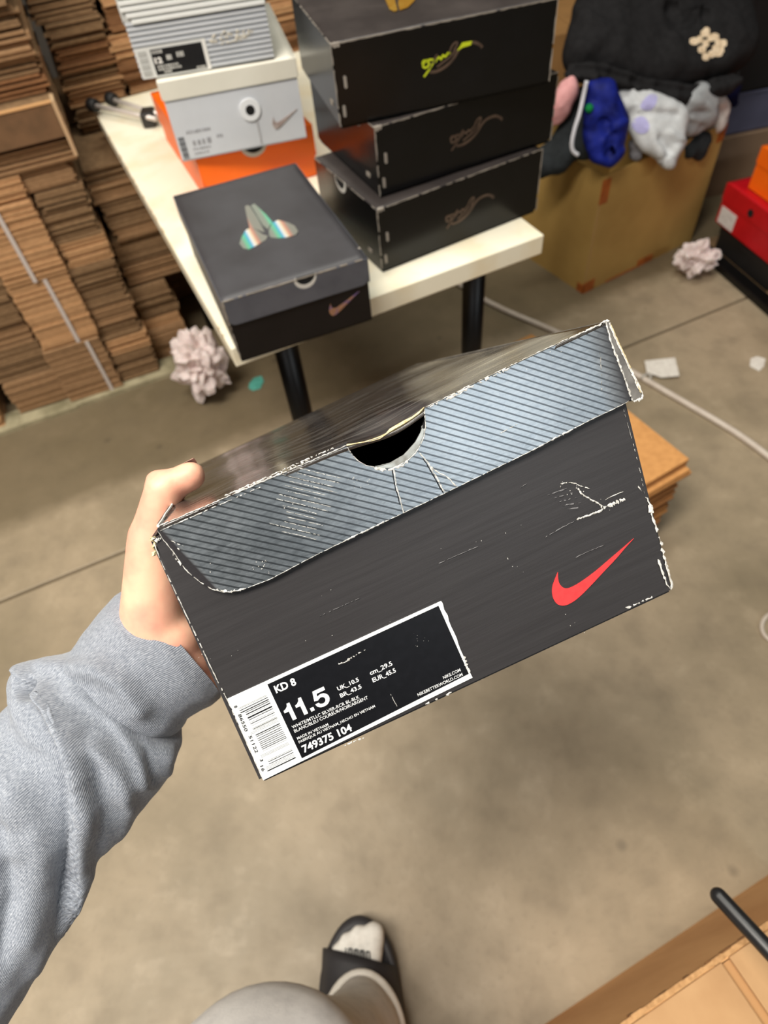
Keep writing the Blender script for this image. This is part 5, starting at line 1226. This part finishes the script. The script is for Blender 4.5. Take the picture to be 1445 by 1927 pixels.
cp = [(840, 520), (880, 545), (915, 566), (960, 588), (1020, 613), (1080, 640), (1140, 672), (1210, 712), (1255, 738), (1300, 764), (1345, 790), (1390, 818), (1445, 858), (1520, 920)]
cable = tag(obj('cable', tube(catmull([at_z(x, y, .0085) for x, y in cp], 5), .0085, 10), M_CABLE, None, True), 'long white cable running across the floor from under the table to the right edge', 'cable')
lp = [at_z(1475 + 42 * math.cos(a), 1180 + 32 * math.sin(a), .0045) for a in [math.pi * 2 * k / 30 for k in range(31)]]
tag(obj('cable', tube(lp, .0045, 8, False), M_CABLE, None, True), 'loop of thin white cable on the floor at the right edge', 'cable')
tg = empty('cable_tag', tuple(at_z(1243, 698, 0)), 0, 'white paper tag tied to the long floor cable', 'tag')
q = [at_z(x, y, 0) - tg.location for x, y in ((1211, 685), (1268, 679), (1276, 713), (1243, 716), (1215, 706))]
obj('tag_card', prism([(p.x, p.y) for p in q], .010, .0125), M_PAPER, tg)
obj('tie', tube([at_z(1206, 712, .014) - tg.location, at_z(1215, 704, .018) - tg.location, at_z(1226, 706, .014) - tg.location, at_z(1222, 716, .014) - tg.location], .004, 8), mat('grey_tie', (172, 166, 156), .6), tg, True)

# ------------------------------------------------------------------ near carton at the bottom right and the black rod over it
M_NEAR = mat('near_cardboard', (184, 145, 102), .8, vary=(14, (172, 132, 90), .4, .7), bump=(300, .15, .001), kind='Position')
M_NEARSIDE_LIT = mat('near_cardboard_side_lit', (238, 184, 124), .8, vary=(9, (218, 160, 102), .35, .7), bump=(200, .2, .001), kind='Position', stretch=(1, 1, .3))  # side walls' colour lightened to paint in warm light from the left
NZ = .53
a0, a1 = at_z(1173, 1926, NZ), at_z(1405, 1766, NZ); ex = (a1 - a0).normalized(); nyaw = math.atan2(ex.y, ex.x)
o0 = a0 - ex * .10
near = empty('cardboard_carton', (o0.x, o0.y, 0), nyaw, 'tall tan carton with closed top flaps in the near right corner', 'carton')
NWd, NDp = .56, .42                                                     # local x along the visible edge, y away from the camera foot (negative = towards)
for nm, q in (('side_panel', (0, NWd, -.005, 0, 0, NZ - .005)), ('side_panel', (0, NWd, -NDp, -NDp + .005, 0, NZ - .005)), ('end_panel', (0, .005, -NDp + .005, -.005, 0, NZ - .005)), ('end_panel', (NWd - .005, NWd, -NDp + .005, -.005, 0, NZ - .005))):
    obj(nm, boxmesh(*q), M_NEARSIDE_LIT, near)
mid = inv_pt(near, at_z(1364, 1808, NZ)).x
obj('top_flap', boxmesh(.004, mid - .004, -NDp + .004, -.004, NZ - .005, NZ, .001), M_NEAR, near); obj('top_flap', boxmesh(mid + .006, NWd - .004, -NDp + .004, -.004, NZ - .005, NZ, .001), M_NEAR, near)
obj('inner_flap', boxmesh(.006, NWd - .006, -NDp + .006, -.006, NZ - .0105, NZ - .0058), mat('inner_flap_card', (178, 134, 88), .85), near)  # recessed strip, a little browner than the top flaps
b = bmesh.new(); rnd = random.Random(14)
for k in range(46):
    x = k * .0122; add_box(b, x, x + .0124, -.0030 + rnd.uniform(-.0004, .0004), .0016 + rnd.uniform(-.0005, .0006), NZ - .004, NZ + .0010 + rnd.uniform(0, .0008))
obj('fold_edge', b, mat('pale_fold', (190, 146, 98), .85, vary=(200, (160, 118, 74), .4, .7)), near)
b = bmesh.new()
for k in range(26):
    x = .10 + rnd.random() * .35; add_box(b, x, x + rnd.uniform(.004, .016), -.0005, .0014, NZ - .010 - rnd.random() * .012, NZ - .007 - rnd.random() * .003)
obj('torn_paper', b, mat('torn_kraft', (150, 104, 62), .9), near)
r0, r1 = at_z(1352, 1686, .60), at_z(1448, 1790, .61); rd = (r1 - r0).normalized()
rod = empty('metal_rod', (r1.x, r1.y, 0), 0, 'black metal rod with a rounded end reaching over the near carton', 'rod')
pts, rad = [], []
for k in range(6):
    a = k / 5 * math.pi / 2; pts.append(r0 - rd * .0075 * math.cos(a)); rad.append(max(.0003, .0075 * math.sin(a)))
pts += [r0 + rd * .1, r0 + rd * .5]; rad += [.0078, .0078]
obj('rod_shaft', tube([p - rod.location for p in pts], rad, 18), mat('black_rod', (26, 26, 27), .35, vary=(40, (34, 34, 35), .4, .7)), rod, True)
